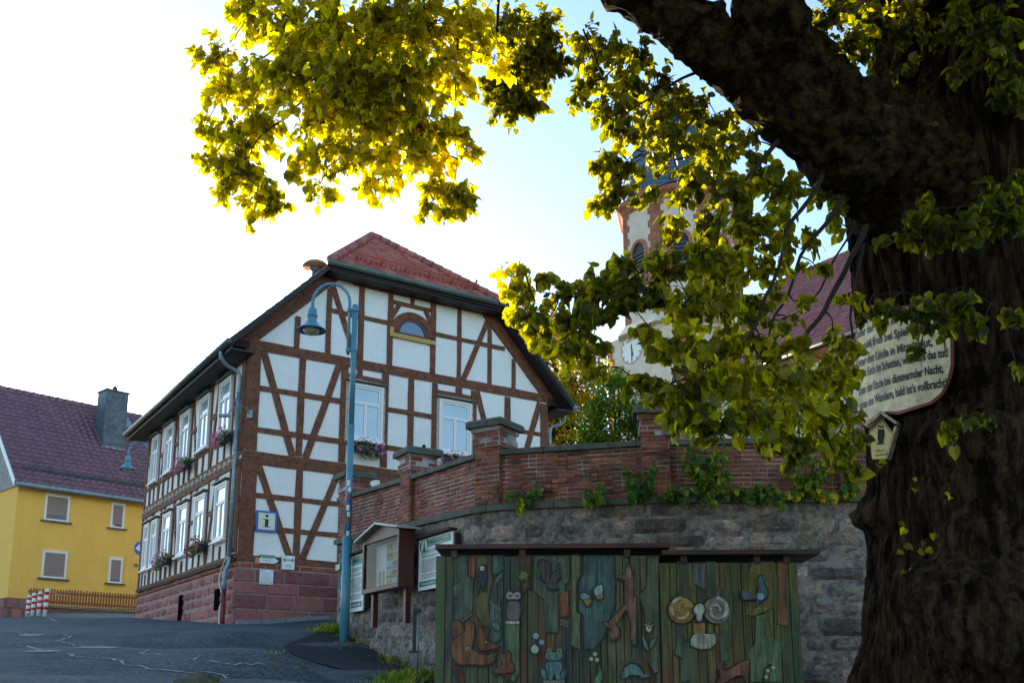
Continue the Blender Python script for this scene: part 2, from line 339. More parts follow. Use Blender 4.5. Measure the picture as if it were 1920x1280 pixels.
def onground(px,py):
    d=ray(px,py); Y=6.0
    while Y<60:
        if d[2]/d[1]*Y<=G(d[0]/d[1]*Y,Y)+.0: break
        Y+=.15
    return Vector((d[0]/d[1]*Y,Y,G(d[0]/d[1]*Y,Y)))
def sheet(name,mat,xs,ys,off,inside=None,zf=None):
    m=MB(); vs=[];fs=[]; idx={}
    for j,y in enumerate(ys):
        for i,x in enumerate(xs):
            z=(zf or G)(x,y)+off; vs.append((x,y,z))
    nx=len(xs)
    for j in range(len(ys)-1):
        for i in range(nx-1):
            if inside and not inside((xs[i]+xs[i+1])/2,(ys[j]+ys[j+1])/2): continue
            q=j*nx+i; fs.append([q,q+1,q+nx+1,q+nx])
    m.add(vs,fs,True); return struct(m.build(name,mat))
def rng(a,b,n): return [a+(b-a)*i/n for i in range(n+1)]
xs=[-1500,-500,-200,-110]+rng(-60,-16,22)+rng(-15.5,9.5,100)+rng(11,60,16)+[110,200,500,1500]
ys=[-300,-100,-60]+rng(-30,4,17)+rng(4.5,32,110)+rng(33,60,27)+[75,90,130,200,400,800,1500]
# wall line, used by ground parts
W1=Vector((-.56,16.0)); WD=Vector((-.502,.865))
def wall_right_y(x):   # gently curved right run
    pts=[(-.56,16.0),(-.13,15.75),(.81,15.5),(2.13,15.15),(3.74,15.05),(5.2,15.05),(9,15.2)]
    for a,b in zip(pts,pts[1:]):
        if x<=b[0]: return lerp(a[1],b[1],(x-a[0])/(b[0]-a[0]))
    return 15.2
sheet('ground','soil',xs,ys,-.03)
def in_road(x,y):
    if y>15.0 and x>-3.7:
        if x<-.56:
            t=(x-W1.x)/WD.x; return y<W1.y+WD.y*t+.2
        return y<wall_right_y(x)+.1
    return y<75 and x>-58 and x<40
sheet('road','asphalt',[x for x in xs if -60<=x<=40],[y for y in ys if -30<=y<=75],.0,in_road)
# dark resurfaced apron beside the wall
def apron():
    edge=[(505,1215),(540,1204),(575,1196),(605,1190),(628,1186)]
    m=MB(); vs=[];fs=[]
    # grid in ground space between road edge curve and wall foot
    A=[onground(*p) for p in ((600,1188),(560,1200),(530,1212),(545,1228),(590,1242),(640,1255),(690,1272),(720,1290))]
    Bp=[]
    for i in range(len(A)):
        t=lerp(5.9,.2,i/(len(A)-1)); q=W1+WD*t; Bp.append(Vector((q.x-.0,q.y-.05,0)))
    n=14
    for a,b in zip(A,Bp):
        for k in range(n+1):
            x=lerp(a.x,b.x,k/n); y=lerp(a.y,b.y,k/n); vs.append((x,y,G(x,y)+.012))
    for i in range(len(A)-1):
        for k in range(n): q=i*(n+1)+k; fs.append([q,q+1,q+n+2,q+n+1])
    m.add(vs,fs,True); struct(m.build('pavement','asphalt_dark'))
apron()
def cracks():
    m=MB()
    L=[[(15,1206),(24,1207),(60,1204.5),(105,1203),(119,1199),(134,1194),(118,1189.5)],[(105,1203),(125,1206),(140,1210),(160,1212)],
       [(33,1211),(50,1212),(72,1218),(95,1223),(135,1228),(133,1233),(141,1229),(125,1226)],
       [(141,1234),(180,1236),(205,1237),(227,1240),(230,1246),(240,1250),(290,1256),(325,1262)],[(325,1263),(380,1264),(405,1268),(430,1273)],
       [(230,1218),(278,1220),(261,1225),(280,1228),(330,1230)],[(375,1232),(365,1238)],[(22,1183),(38,1186),(53,1189)],[(395,1243),(440,1248),(500,1251)],[(230,1161),(245,1163)],[(90,1158),(108,1165)]]
    for ln in L:
        P=[]
        for a,b in zip(ln,ln[1:]):
            for k in range(4):
                t=k/4; P.append(onground(lerp(a[0],b[0],t)+rnd.uniform(-.6,.6),lerp(a[1],b[1],t)+rnd.uniform(-.3,.3)))
        P.append(onground(*ln[-1])); vs=[];fs=[]
        for i,p in enumerate(P):
            d=(P[min(i+1,len(P)-1)]-P[max(i-1,0)]); e=Vector((-d.y,d.x,0)); 
            if e.length<1e-6: e=Vector((1,0,0))
            e.normalize(); w=rnd.uniform(.004,.018)*(1+p.y*.03)
            for sg in (-1,1):
                q=p+e*w*sg; vs.append((q.x,q.y,G(q.x,q.y)+.009))
        for i in range(len(P)-1): fs.append([2*i,2*i+1,2*i+3,2*i+2])
        m.add(vs,fs)
    struct(m.build('road_crack_seals','crack'))
    m=MB()
    for (px,py,rx,ry) in ((182,1214,.55,.12),(82,1221,.45,.07),(60,1190,.4,.1)):
        c=onground(px,py); pts=[]
        for k in range(18):
            a=2*math.pi*k/18; r=1+.35*nz(math.cos(a)*2+px,math.sin(a)*2,0); x=c.x+rx*.55*r*math.cos(a); y=c.y+ry*2*r*math.sin(a); pts.append((x,y,G(x,y)+.006))
        m.poly(pts)
    struct(m.build('road_patches',flat('pale asphalt patch',(.12,.145,.16))))
cracks()
# churchyard terrace behind the wall
def zt(x,y): return 2.75+max(0,(y-16))*.045
def in_ch(x,y):
    if x<-3.65-(y-21.3)*.0: return False
    if y<21.3 and x<-.56: return y>W1.y+WD.y*((x-W1.x)/WD.x)+.35
    return y>wall_right_y(x)+.3
sheet('churchyard_ground','soil',rng(-3.6,9.6,66)+rng(11,60,12),rng(15.3,32,60)+rng(33,90,15),0,in_ch,zt)
# ---------------------------------------------------------------- town hall (half timbered)
U=(.836,.549);V=(-.549,.836);O=(-6.92,25.)
GB=Fr(O,U,(-V[0],-V[1])); SD=Fr(O,V,(-U[0],-U[1]))
GW=9.6;SL=10.25;Z0=3.19;ZE=8.72
hall=thing('half_timbered_house','tall half-timbered house with brown beams, white infill and a red tiled half-hipped roof','house',(O[0],O[1],G(*O)))
def roofz(u): return 8.72+(u+.62)*1.033 if u<4.8 else 8.72+(10.22-u)*1.033
def loc3(u,v,z): return Vector((O[0]+U[0]*u+V[0]*v,O[1]+U[1]*u+V[1]*v,z))
m=MB(); prof_g=[(0,Z0),(GW,Z0),(GW,roofz(GW)-.32),(7.62,11.42),(1.98,11.42),(0,roofz(0)-.32)]
m.prism([loc3(a,0,z) for a,z in prof_g],Vector((V[0],V[1],0))*SL); m.build('wall','plaster',hall)
# gable timbers
nn=[0]
def N(): nn[0]+=1; return .026+(nn[0]%17)*.0016
def beams(fr,root,lst,name='timber_frame',mat='timber',jit=.008):
    m=MB()
    for (a,b,w) in lst: fr.bar(m,a,b,w,-.02,N(),jit)
    return m.build(name,mat,root)
gl=[]
H=lambda a,b,z,w=.14:gl.append(((a,z),(b,z),w))
P=lambda u,z0,z1,w=.18:gl.append(((u,z0),(u,z1),w))
# sill, floor, attic beams
gl+= [((0,3.27),(GW,3.27),.17),((-.02,5.80),(GW+.02,5.80),.17),((-.02,5.972),(GW+.02,5.972),.17),((-.1,8.92),(GW+.1,8.97),.27),((2.9,11.36),(7.2,11.40),.26)]
# ground floor
P(.2,3.35,5.72,.40);P(1.55,3.35,5.72);P(2.8,3.35,5.72,.2);H(.4,2.7,4.91,.13);H(.4,2.7,4.07,.13)
gl+=[((.42,5.72),(1.38,3.36),.17),((2.62,5.72),(1.72,3.36),.17)]
for u in (4.0,4.8,5.6,6.9,8.1): P(u,3.35,5.72)
P(9.45,3.35,5.72,.28);H(3.9,9.4,4.91,.13);H(6.9,9.4,4.07,.13)
# upper floor
P(.17,6.08,8.79,.36);P(1.5,6.08,8.79);P(2.73,6.08,8.79,.2);P(3.98,6.08,8.79,.2);P(4.8,6.08,8.79,.18);P(5.57,6.08,8.79,.17);P(6.9,6.08,8.79,.19);P(8.1,6.08,8.79,.2);P(9.46,6.08,8.79,.26)
H(.35,2.63,7.77,.14);H(.35,2.63,6.64,.14);H(4.07,5.49,7.77,.13);H(4.07,5.49,6.66,.13);H(6.99,9.35,7.79,.13);H(6.99,9.35,6.7,.13);H(2.83,3.88,8.56,.12);H(5.66,6.8,8.56,.12)
gl+=[((.40,8.8),(1.33,6.06),.19),((2.56,8.8),(1.70,6.06),.19),((7.0,8.8),(7.85,6.06),.18),((9.3,8.8),(8.42,6.06),.18)]
P(3.18,8.6,8.8,.16);P(6.38,8.6,8.8,.22)
H(2.83,3.88,6.64,.13);H(5.66,6.8,6.66,.13)
# attic
for u,zt_ in ((1.31,9.95),(2.2,10.95),(3.17,11.25),(4.08,11.25),(5.48,11.25),(6.38,11.25),(7.45,10.95),(8.33,10.05)): P(u,9.06,zt_,.16 if 3<u<6 else .14)
H(2.2,4.0,10.33,.13);H(5.56,8.0,10.31,.13);H(4.16,5.4,11.0,.12);P(4.78,11.06,11.25,.13)
gl+=[((2.28,11.05),(3.06,9.05),.16),((7.36,11.05),(6.52,9.05),.16)]
gl+=[((4.35,10.95),(4.12,10.55),.13),((5.22,10.95),(5.43,10.55),.13)]
# rake beams
for sg in (0,1):
    f=(lambda u:u) if not sg else (lambda u:GW-u)
    gl.append(((f(-.15),8.83),(f(2.35),11.36),.27)); gl.append(((f(-.42),8.83),(f(2.2),11.46),.09))
beams(GB,hall,gl)
# corner bracket head
m=MB(); GB.fbox(m,-.45,.02,8.78,8.98,-.2,.05); m.build('beam_end','timber_dark',hall); m=MB(); GB.fbox(m,GW-.02,GW+.42,8.78,8.98,-.2,.05); m.build('beam_end','timber_dark',hall)
# side timbers
sl=[]
H=lambda a,b,z,w=.13:sl.append(((a,z),(b,z),w))
P=lambda u,z0,z1,w=.12:sl.append(((u,z0),(u,z1),w))
sl+=[((0,3.29),(SL,3.29),.16),((0,5.76),(SL,5.76),.15),((0,6.02),(SL,6.02),.14),((0,8.60),(SL,8.60),.14)]
UW=[(1.02,2.05),(2.98,3.98),(4.94,5.88),(6.74,7.70),(8.58,9.42)]; LW=[(.92,1.9),(2.81,3.79),(4.55,5.50),(6.34,7.27),(7.96,8.68),(9.0,9.68)]
for a,b in UW: P(a-.08,6.1,8.53,.085);P(b+.08,6.1,8.53,.085);H(a,b,6.64,.1);P((a+b)/2,6.1,6.6,.1)
for a,b in LW: P(a-.08,3.37,5.68,.085);P(b+.08,3.37,5.68,.085);P((a+b)/2,3.37,3.72,.1)
P(.16,6.1,8.53,.3);P(.16,3.37,5.68,.3);P(SL-.1,3.37,8.5,.18)
for a,b in ((.3,.93),(2.14,2.89),(4.07,4.85),(5.97,6.65),(7.79,8.49),(9.5,SL)): H(a,b,7.55,.12);H(a,b,6.66,.12)
for a,b in ((.3,.83),(1.99,2.72),(3.88,4.46),(5.59,6.25),(7.36,7.87),(8.75,8.92)): H(a,b,4.75,.12);H(a,b,3.95,.12)
sl+=[((2.2,8.5),(2.75,6.1),.12),((4.2,6.1),(4.75,8.5),.1),((6.0,6.1),(6.55,8.5),.11),((7.85,8.5),(8.4,6.1),.11),((.4,6.1),(.85,7.5),.12),((9.55,6.1),(9.95,8.5),.11),
     ((2.05,5.68),(2.65,3.37),.12),((5.65,3.37),(6.2,5.68),.11),((.35,3.37),(.78,4.7),.12),((7.4,3.37),(7.82,5.68),.1)]
beams(SD,hall,sl,jit=.014)
m=MB()    # joist ends between the floors
for i in range(24): m=MB(); a=.3+i*.42; SD.fbox(m,a,a+.14,5.84,5.955,0,.085+rnd.uniform(0,.03)); m.build('joist_end','wood_pale',hall)
m=MB(); SD.bar(m,(0,3.235),(SL,3.235),.10,-.02,.075,.02); m.build('sill_beam','timber_dark',hall)
# plinth
gz=lambda s:G(*(GB.p(s,0).xy))-.3
m=MB(); masonry(m,GB.p,-.06,GW+.05,[(1.2,1.62),(1.62,2.0),(2.0,2.38),(2.38,2.68),(2.68,3.02)],(.55,1.35),.018,.05,.006,bottom=lambda s:1.2)
masonry(m,SD.p,-.05,SL+.05,[(1.2,1.55),(1.55,1.85),(1.85,2.2),(2.2,2.46),(2.46,2.75),(2.75,3.03)],(.35,.8),.02,.05,.012,rough=.022)
m.build('plinth','sandstone',hall)
m=MB(); masonry(m,GB.p,-.05,GW+.05,[(3.03,3.175)],(.30,.36),.02,.055,.004); masonry(m,SD.p,-.05,SL,[(3.04,3.18)],(.24,.3),.02,.055,.006); m.build('brick_course',M('orange brick',(.33,.085,.035),(.22,.06,.03),9,.85,.4,40,island=.25),hall)
m=MB(); m.prism([loc3(a,-.025,z) for a,z in ((.0,.9),(GW,.9),(GW,3.18),(.0,3.18))],Vector((V[0],V[1],0))*(SL)); 
SD.fbox(m,.1,SL,.9,3.18,-.05,.006); m.build('plinth_core',M('pinkish mortar',(.40,.27,.23),(.27,.17,.15),8,.95,.5,40),hall)
m=MB()
for px,py,w_,h_ in ((406,1123,.34,.55),(337,1146,.3,.95)):
    a,z=SD.px(px,py,.06); m=MB(); SD.fbox(m,a-w_/2,a+w_/2,z-h_/2,z+h_/2,.03,.075); m.build('cellar_opening','void',hall)
# roof: slabs, tiles
def tiles(mb,o,a,b,L,Hh,tw,tl,keep=None,amp=.028,lift=.03,wav=4):
    """pantiles on plane o + s*a + t*b ; each tile its own island"""
    o=Vector(o);a=Vector(a).normalized();b=Vector(b).normalized();n=a.cross(b)
    if n.z<0: n=-n
    for j in range(int(Hh/tl)+1):
        for i in range(int(L/tw)+1):
            s=i*tw;t=j*tl
            if keep and not keep(s+tw/2,t+tl/2): continue
            vs=[]; t1=tl*1.06; lf=rnd.uniform(0,.006)
            for q in (0,1):
                for k in range(wav+1):
                    f=k/wav; h=amp*(math.sin(f*2*math.pi*1.0-.6)*.5+.5)*(1 if f<1 else .9)
                    vs.append(o+a*(s+f*tw*1.01)+b*(t+q*t1)+n*(h+lf+(lift if q==0 else 0)))
            for k in range(wav+1):
                f=k/wav; vs.append(o+a*(s+f*tw*1.01)+b*t+n*(amp*(math.sin(f*2*math.pi-.6)*.5+.5)+lf-.005))
            w_=wav+1
            mb.add(vs,[[k,k+1,w_+k+1,w_+k] for k in range(wav)]+[[2*w_+k,2*w_+k+1,k+1,k] for k in range(wav)],True)
def ridge_caps(mb,p,q,r=.12,step=.34):
    p=Vector(p);q=Vector(q);d=q-p;L=d.length;d.normalize();n=int(L/step)
    for i in range(n):
        a=p+d*(L*i/n); b=p+d*(L*(i+1)/n+.05); mb.tube([a,b],[r*1.12,r*.92],8)
VE0,VE1=-.55,SL+.5; RZ=14.3; RV=2.95; HU0,HU1=2.02,7.58; HZ=11.45
m=MB()
def slab(m,pts,th=.11):
    m.prism(pts,Vector((0,0,-th)))
slab(m,[loc3(-.62,VE0,8.72),loc3(-.62,VE1,8.72),loc3(4.8,VE1,RZ),loc3(4.8,RV,RZ),loc3(HU0,VE0,HZ)])
slab(m,[loc3(10.22,VE0,8.72),loc3(HU1,VE0,HZ),loc3(4.8,RV,RZ),loc3(4.8,VE1,RZ),loc3(10.22,VE1,8.72)])
slab(m,[loc3(HU0,VE0-.02,HZ),loc3(HU1,VE0-.02,HZ),loc3(4.8,RV,RZ)])
roof=m.build('roof','soffit',hall)
m=MB()
def unit(p,q): return (Vector(q)-Vector(p)).normalized()
A=loc3(-.62,VE0,8.76); tiles(m,A,unit(loc3(0,0,0),loc3(0,1,0)),unit(loc3(-.62,0,8.72),loc3(4.8,0,RZ)),VE1-VE0,7.78,.22,.33,keep=lambda s,t:t*math.sin(math.atan(1.033))<2.75 or s+VE0>VE0+(t*.7185-2.73)/(2.85)*(RV-VE0)+.05)
A=loc3(10.22,VE0,8.76); tiles(m,A,unit(loc3(0,0,0),loc3(0,1,0)),unit(loc3(10.22,0,8.72),loc3(4.8,0,RZ)),VE1-VE0,7.78,.22,.33,keep=lambda s,t:t*.7185<2.75 or s>(t*.7185-2.73)/2.85*(RV-VE0)+.05)
hv=unit(loc3(4.8,VE0,HZ),loc3(4.8,RV,RZ)); hl=(loc3(4.8,VE0,HZ)-loc3(4.8,RV,RZ)).length
A=loc3(HU0,VE0-.03,HZ+.04); tiles(m,A,unit(loc3(0,0,0),loc3(1,0,0)),hv,HU1-HU0,hl,.2,.30,keep=lambda s,t:s>t/hl*2.78-.02 and s<5.56-t/hl*2.78+.02)
m.build('roof_tiles','rooftile',roof)
m=MB(); top=loc3(4.8,RV,RZ+.12); ridge_caps(m,loc3(HU0-.05,VE0-.05,HZ+.1),top,.13); ridge_caps(m,loc3(HU1+.05,VE0-.05,HZ+.1),top,.13); ridge_caps(m,top,loc3(4.8,VE1,RZ+.12),.13)
m.build('ridge_tiles','rooftile',roof)
# snow guards
m=MB(); a=Vector(hv)*.75; nrm=Vector((-V[0]*.66,-V[1]*.66,.75))
for i in range(26):
    u=lerp(HU0+.9,HU1-.75,i/25); b0=loc3(u,VE0,HZ)+hv*.72; h=.28 if i%5 else .42; m.tube([b0+nrm*.02,b0+nrm*h],.02 if i%5 else .035,5)
for h in (.1,.2,.3): m.tube([loc3(HU0+.9,VE0,HZ)+hv*.72+nrm*h,loc3(HU1-.75,VE0,HZ)+hv*.72+nrm*h],.018,5)
m.build('snow_guard',M('red snow guard',(.42,.08,.05),rough=.5),roof)
m=MB()
for i in range(12):
    v=VE0+.2+i*.95; b0=loc3(-.35,v,8.98); m.tube([b0,b0+Vector((-.05,0,.32))],.010,4)
m.tube([loc3(-.37,VE0+.2,9.24),loc3(-.37,VE1-.4,9.24)],.007,4); m.build('eaves_wire','zinc_dark',roof)
# verge board + soffit
m=MB()
for sg in (0,1):
    f=(lambda u:u) if not sg else (lambda u:GW-u)
    m.prism([loc3(f(-.66),VE0-.03,8.66),loc3(f(-.66),VE0-.03,8.80),loc3(f(2.0),VE0-.03,HZ+.04),loc3(f(2.0),VE0-.03,HZ-.13)],Vector((V[0],V[1],0))*.035)
m.prism([loc3(HU0,VE0-.04,HZ-.14),loc3(HU1,VE0-.04,HZ-.14),loc3(HU1,VE0-.04,HZ+.0),loc3(HU0,VE0-.04,HZ)],Vector((V[0],V[1],0))*.035)
m.prism([loc3(HU0,VE0,HZ-.2),loc3(HU1,VE0,HZ-.2),loc3(HU1,0,HZ-.17),loc3(HU0,0,HZ-.17)],Vector((0,0,.03)))
m.prism([loc3(-.6,VE0,8.5),loc3(0,VE0,8.5),loc3(0,VE1,8.5),loc3(-.6,VE1,8.5)],Vector((0,0,.05)))
m.prism([loc3(-.62,VE0,8.5),loc3(-.62,VE0,8.72),loc3(-.62,VE1,8.72),loc3(-.62,VE1,8.5)],Vector((U[0],U[1],0))*.03)
m.prism([loc3(GW,VE0,8.5),loc3(10.2,VE0,8.5),loc3(10.2,VE1,8.5),loc3(GW,VE1,8.5)],Vector((0,0,.05)))
m.build('verge_board','soffit',hall)
# gutters
m=MB(); m.tube([loc3(-.70,VE0-.05,8.68),loc3(-.70,VE1,8.68)],.085,10); m.build('gutter','zinc_dark',hall)
m=MB(); m.tube([loc3(10.30,VE0-.05,8.68),loc3(10.30,VE1,8.68)],.085,10); m.build('gutter','zinc',hall)
m=MB(); m.tube([loc3(HU0-.18,VE0-.12,HZ+.0),loc3(HU1+.15,VE0-.12,HZ+.0)],.085,10); m.build('gutter',M('green grey gutter',(.13,.16,.12),(.09,.12,.10),4,.45,metal=.3),hall)
def curve(pts,n=6):
    out=[]
    P_=[Vector(p) for p in pts]
    for i in range(len(P_)-1):
        a,b=P_[i],P_[i+1]; p0=P_[max(i-1,0)];p3=P_[min(i+2,len(P_)-1)]
        for k in range(n):
            t=k/n; out.append(.5*((2*a)+(b-p0)*t+(2*p0-5*a+4*b-p3)*t*t+(3*a-p0-3*b+p3)*t**3))
    out.append(P_[-1]); return out
m=MB(); m.tube(curve([loc3(-.68,.1,8.66),loc3(-.66,.1,8.45),loc3(-.5,.18,8.3),loc3(-.2,.22,8.18),loc3(-.12,.22,8.0),loc3(-.12,.22,7.6)]),.055,10)
m.tube([loc3(-.12,.22,7.6),loc3(-.12,.22,3.3)],.055,10); m.tube(curve([loc3(-.12,.22,3.3),loc3(-.13,.22,3.15),loc3(-.2,.26,2.9),loc3(-.2,.26,2.5)],4),.057,10)
for z in (7.5,6.1,4.7,2.6): m.lathe(loc3(-.12 if z>3 else -.2,.22 if z>3 else .26,z),[(.062,-.03),(.066,0),(.062,.03)],10)
m.build('downpipe','zinc',hall,'pale zinc downpipe at the near corner of the house')
m=MB(); m.tube([loc3(-.2,.26,2.5),loc3(-.2,.26,1.2)],.062,10); m.build('downpipe_foot','redbrown',hall)
m=MB(); m.tube(curve([loc3(10.28,.0,8.66),loc3(10.26,.0,8.4),loc3(10.1,.0,8.22),loc3(9.78,.0,8.1),loc3(9.7,.0,7.9),loc3(9.7,.0,7.5)]),.055,10); m.tube([loc3(9.7,0,7.5),loc3(9.7,0,3)],.055,10); m.build('downpipe','zinc',hall,'pale zinc downpipe at the far corner of the gable')
m=MB(); m.tube(curve([loc3(-.06,.0,3.4),loc3(-.12,.5,3.3),loc3(-.14,.9,2.8),loc3(-.14,.55,2.3),loc3(-.27,.3,2.0),loc3(-.28,.2,1.5)]),.014,6); m.build('cable','white',hall)
# small wall lamp at the corner
m=MB(); b0=GB.p(.12,7.0,.05); m.box(b0+Vector((-.07,-.03,-.09)),(.14,0,0),(0,.06,0),(0,0,.2)); m.tube(curve([b0,b0+Vector((-.12,-.25,.16)),b0+Vector((-.4,-.2,.1)),b0+Vector((-.55,-.12,-.02))]),.015,6); q=b0+Vector((-.6,-.12,-.06)); m.tube([q+Vector((-.16,0,0)),q+Vector((.12,0,0))],.05,8); m.build('wall_lamp','zinc',hall)
# windows
for a,b in UW: SD.window(hall,a,b,6.74,8.34,.10)
for a,b in LW: SD.window(hall,a,b,3.86,5.42,.10)
for a,b in ((2.85,3.9),(5.70,6.79)):
    w_=GB.window(hall,a,b,6.74,8.36,.09)
    m=MB()
    for (c0,c1) in ((a-.07,a-.005),(b+.005,b+.07)): m=MB(); GB.fbox(m,c0,c1,6.66,8.42,0,.055); m.build('casing','wood_pale',w_)
GB.window(hall,5.70,6.79,3.9,5.42,.09)
# arched attic window
m=MB(); C0=(4.78,10.12)
def arc(r0,r1,n=20,ry=1): 
    o=[(C0[0]+r1*math.cos(math.pi*k/n),C0[1]+r1*ry*math.sin(math.pi*k/n)) for k in range(n+1)]; i=[(C0[0]+r0*math.cos(math.pi*k/n),C0[1]+r0*ry*math.sin(math.pi*k/n)) for k in range(n+1)]
    return o,i
def ring(fr,mb,r0,r1,n0,n1,n=20,ry=1):
    o,i=arc(r0,r1,n,ry)
    for k in range(n): fr.fprism(mb,[i[k],o[k],o[k+1],i[k+1]],n0,n1)
ring(GB,m,.50,.70,0,.085,ry=.95); w_=m.build('arched_window','timber',hall,'half-round attic window with blue pane and ochre sill')
m=MB(); ring(GB,m,.40,.495,0,.07,ry=.95); GB.fbox(m,C0[0]-.49,C0[0]+.49,C0[1]-.07,C0[1]+.0,0,.072); m.build('frame','archbrown',w_)
m=MB(); GB.fprism(m,[(C0[0]+.4*math.cos(math.pi*k/16),C0[1]+.38*math.sin(math.pi*k/16)) for k in range(17)],0,.045); m.build('pane','darkglass',w_)
m=MB(); GB.fbox(m,4.05,5.53,9.93,10.05,0,.10); GB.fbox(m,4.05,4.17,10.05,10.22,0,.09); m.build('sill','ochre',w_)
# siren on the roof
m=MB(); c=at(592,507,29.5); m.lathe(c,[(.12,-.6),(.12,-.05),(.2,0),(.18,.1),(.1,.16)],14); s_=m.build('siren',M('siren body',(.12,.14,.15),rough=.5,metal=.3),hall,'mushroom-shaped alarm siren on the roof')
m=MB(); m.lathe(c+Vector((0,0,.12)),[(.42,0),(.40,.03),(.30,.13),(.15,.2),(.02,.23)],22); m.lathe(c+Vector((0,0,.1)),[(.41,.0),(.3,.08),(.1,.1)],22); m.build('hood','siren',s_)
# kerb in front of gable plinth
m=MB(); 
for i in range(7):
    a0=i*.62+.02; p=GB.p(a0,0,.28); q=GB.p(a0+.6,0,.28); z0,z1=G(p.x,p.y),G(q.x,q.y); tv=q-p; tv.z=z1-z0
    m.box(Vector((p.x,p.y,z0-.1)),tv,Vector((V[0],V[1],0))*.14,(0,0,.21))
struct(m.build('kerb','kerb'))
# ---------------------------------------------------------------- signs on the hall
def plate(name,label,fr,x0,y0,x1,y1,n,mat='white',cat='sign',th=.02,pts=None,group=None):
    """flat sign whose pixel box is measured on wall frame fr"""
    a0,zt_=fr.px(x0,y0,n); a1,zb=fr.px(x1,y1,n); zt_=fr.px((x0+x1)/2,y0,n)[1]; zb=fr.px((x0+x1)/2,y1,n)[1]
    root=thing(name,label,cat,fr.p((a0+a1)/2,zb,n),group)
    m=MB()
    if pts: fr.fprism(m,[(lerp(a0,a1,x),lerp(zb,zt_,y)) for x,y in pts],n-th,n)
    else: fr.fbox(m,a0,a1,zb,zt_,n-th,n)
    m.build('board',mat,root); return root,a0,a1,zb,zt_
r_,a0,a1,zb,zt_=plate('information_sign','blue-bordered square information sign with a black i on the gable timber','',485,966,516,996,.09,'blue') if False else (None,0,0,0,0)
a0,a1,zb,zt_=.42,.97,3.98,4.52
root=thing('information_sign','blue-bordered square information sign with a black letter i, on the gable','sign',GB.p(.7,zb,.09))
m=MB(); GB.fbox(m,a0,a1,zb,zt_,.045,.085); m.build('border','blue',root)
m=MB(); GB.fbox(m,a0+.055,a1-.055,zb+.055,zt_-.055,.086,.089); m.build('panel',M('pale cream panel',(.68,.68,.52),rough=.5),root)
m=MB(); c=(a0+a1)/2
GB.fbox(m,c-.045,c+.045,zb+.14,zb+.33,.09,.092); GB.fbox(m,c-.1,c+.1,zb+.12,zb+.138,.09,.092); GB.fbox(m,c-.1,c-.046,zb+.312,zb+.33,.09,.092)
GB.fprism(m,[(c+.042*math.cos(k*math.pi/7),zb+.41+.036*math.sin(k*math.pi/7)) for k in range(14)],.09,.092); m.build('letter','black',root)
n=.13
a0,z1=GB.px(488,1038,n); a1=GB.px(514,1040,n)[0]; z1=GB.px(500,1040,n)[1]; zb=GB.px(500,1055,n)[1]
root=thing('trail_arrow_sign','white arrow-shaped trail sign with green top strip on the plinth','sign',GB.p(a0,zb,n))
m=MB(); h=z1-zb; am=a1+.13; GB.fprism(m,[(a0,zb),(am-.1,zb),(am,zb+h*.35),(am-.1,zb+h*.66),(a0,zb+h*.66)],.05,n); m.build('board','white',root)
m=MB(); GB.fbox(m,a0,a1+.02,zb+h*.665,z1,.05,n+.001); m.build('strip','green',root)
m=MB(); text_on(m,GB,'Main-Fischweg',a0+.03,z1-.075,.07,n+.004,maxw=.36); m.build('lettering','white',root)
m=MB(); text_on(m,GB,'Hofbieber',a0+.06,zb+.11,.055,n+.004,maxw=.26); m.build('lettering','black',root); m=MB(); text_on(m,GB,'Rundweg',a0+.06,zb+.05,.055,n+.004,maxw=.22); m.build('lettering','black',root)
n=.14
a0,z1=GB.px(530,1041,n); a1=GB.px(553,1041,n)[0]; z1=GB.px(541,1041,n)[1]; zb=GB.px(541,1067,n)[1]
root=thing('cycle_route_sign','white square cycle route sign with a green double arrow and bicycle','sign',GB.p(a0,zb,n))
m=MB(); GB.fbox(m,a0,a1,zb,z1,.05,n); m.build('board','white',root)
m=MB(); c=(a0+a1)/2; zc=lerp(zb,z1,.68); GB.fbox(m,c-.11,c+.11,zc-.012,zc+.012,n+.001,n+.004)
for sg in (-1,1):
    for s2 in (-1,1): GB.bar(m,(c+sg*.14,zc),(c+sg*.085,zc+s2*.05),.022,n+.001,n+.005,0)
for sg in (-1,1):
    cc=(c+sg*.05,lerp(zb,z1,.22)); 
    for k in range(12): GB.bar(m,(cc[0]+.028*math.cos(k*.5236),cc[1]+.028*math.sin(k*.5236)),(cc[0]+.028*math.cos((k+1)*.5236),cc[1]+.028*math.sin((k+1)*.5236)),.007,n+.001,n+.003,0)
GB.bar(m,(c-.05,lerp(zb,z1,.22)),(c-.02,lerp(zb,z1,.36)),.007,n+.001,n+.0035,0);GB.bar(m,(c-.02,lerp(zb,z1,.34)),(c+.04,lerp(zb,z1,.34)),.007,n+.001,n+.004,0);GB.bar(m,(c+.03,lerp(zb,z1,.38)),(c+.05,lerp(zb,z1,.22)),.007,n+.001,n+.0045,0)
m.build('symbols','green',root)
n=.09
a0,z1=GB.px(488,1065,n); a1=GB.px(513,1067,n)[0]; zb=GB.px(500,1095,n)[1]; z1=GB.px(500,1067,n)[1]
root=thing('notice_plate','white rectangular notice plate with small grey text screwed to the pink plinth','sign',GB.p(a0,zb,n))
m=MB(); GB.fbox(m,a0,a1,zb,z1,.05,n); m.build('board','white',root)
m=MB()
for i in range(7): GB.fbox(m,a0+.05,lerp(a0,a1,rnd.uniform(.6,.85)),z1-.09-i*.045,z1-.082-i*.045,n+.001,n+.003)
m.build('print',flat('grey print',(.25,.27,.28)),root)
for x,y in ((a0+.04,zb+.03),(a1-.04,zb+.03),(a0+.04,z1-.03),(a1-.04,z1-.03)): m=MB(); GB.fbox(m,x-.012,x+.012,y-.012,y+.012,n+.001,n+.006); m.build('screw','zinc_dark',root)
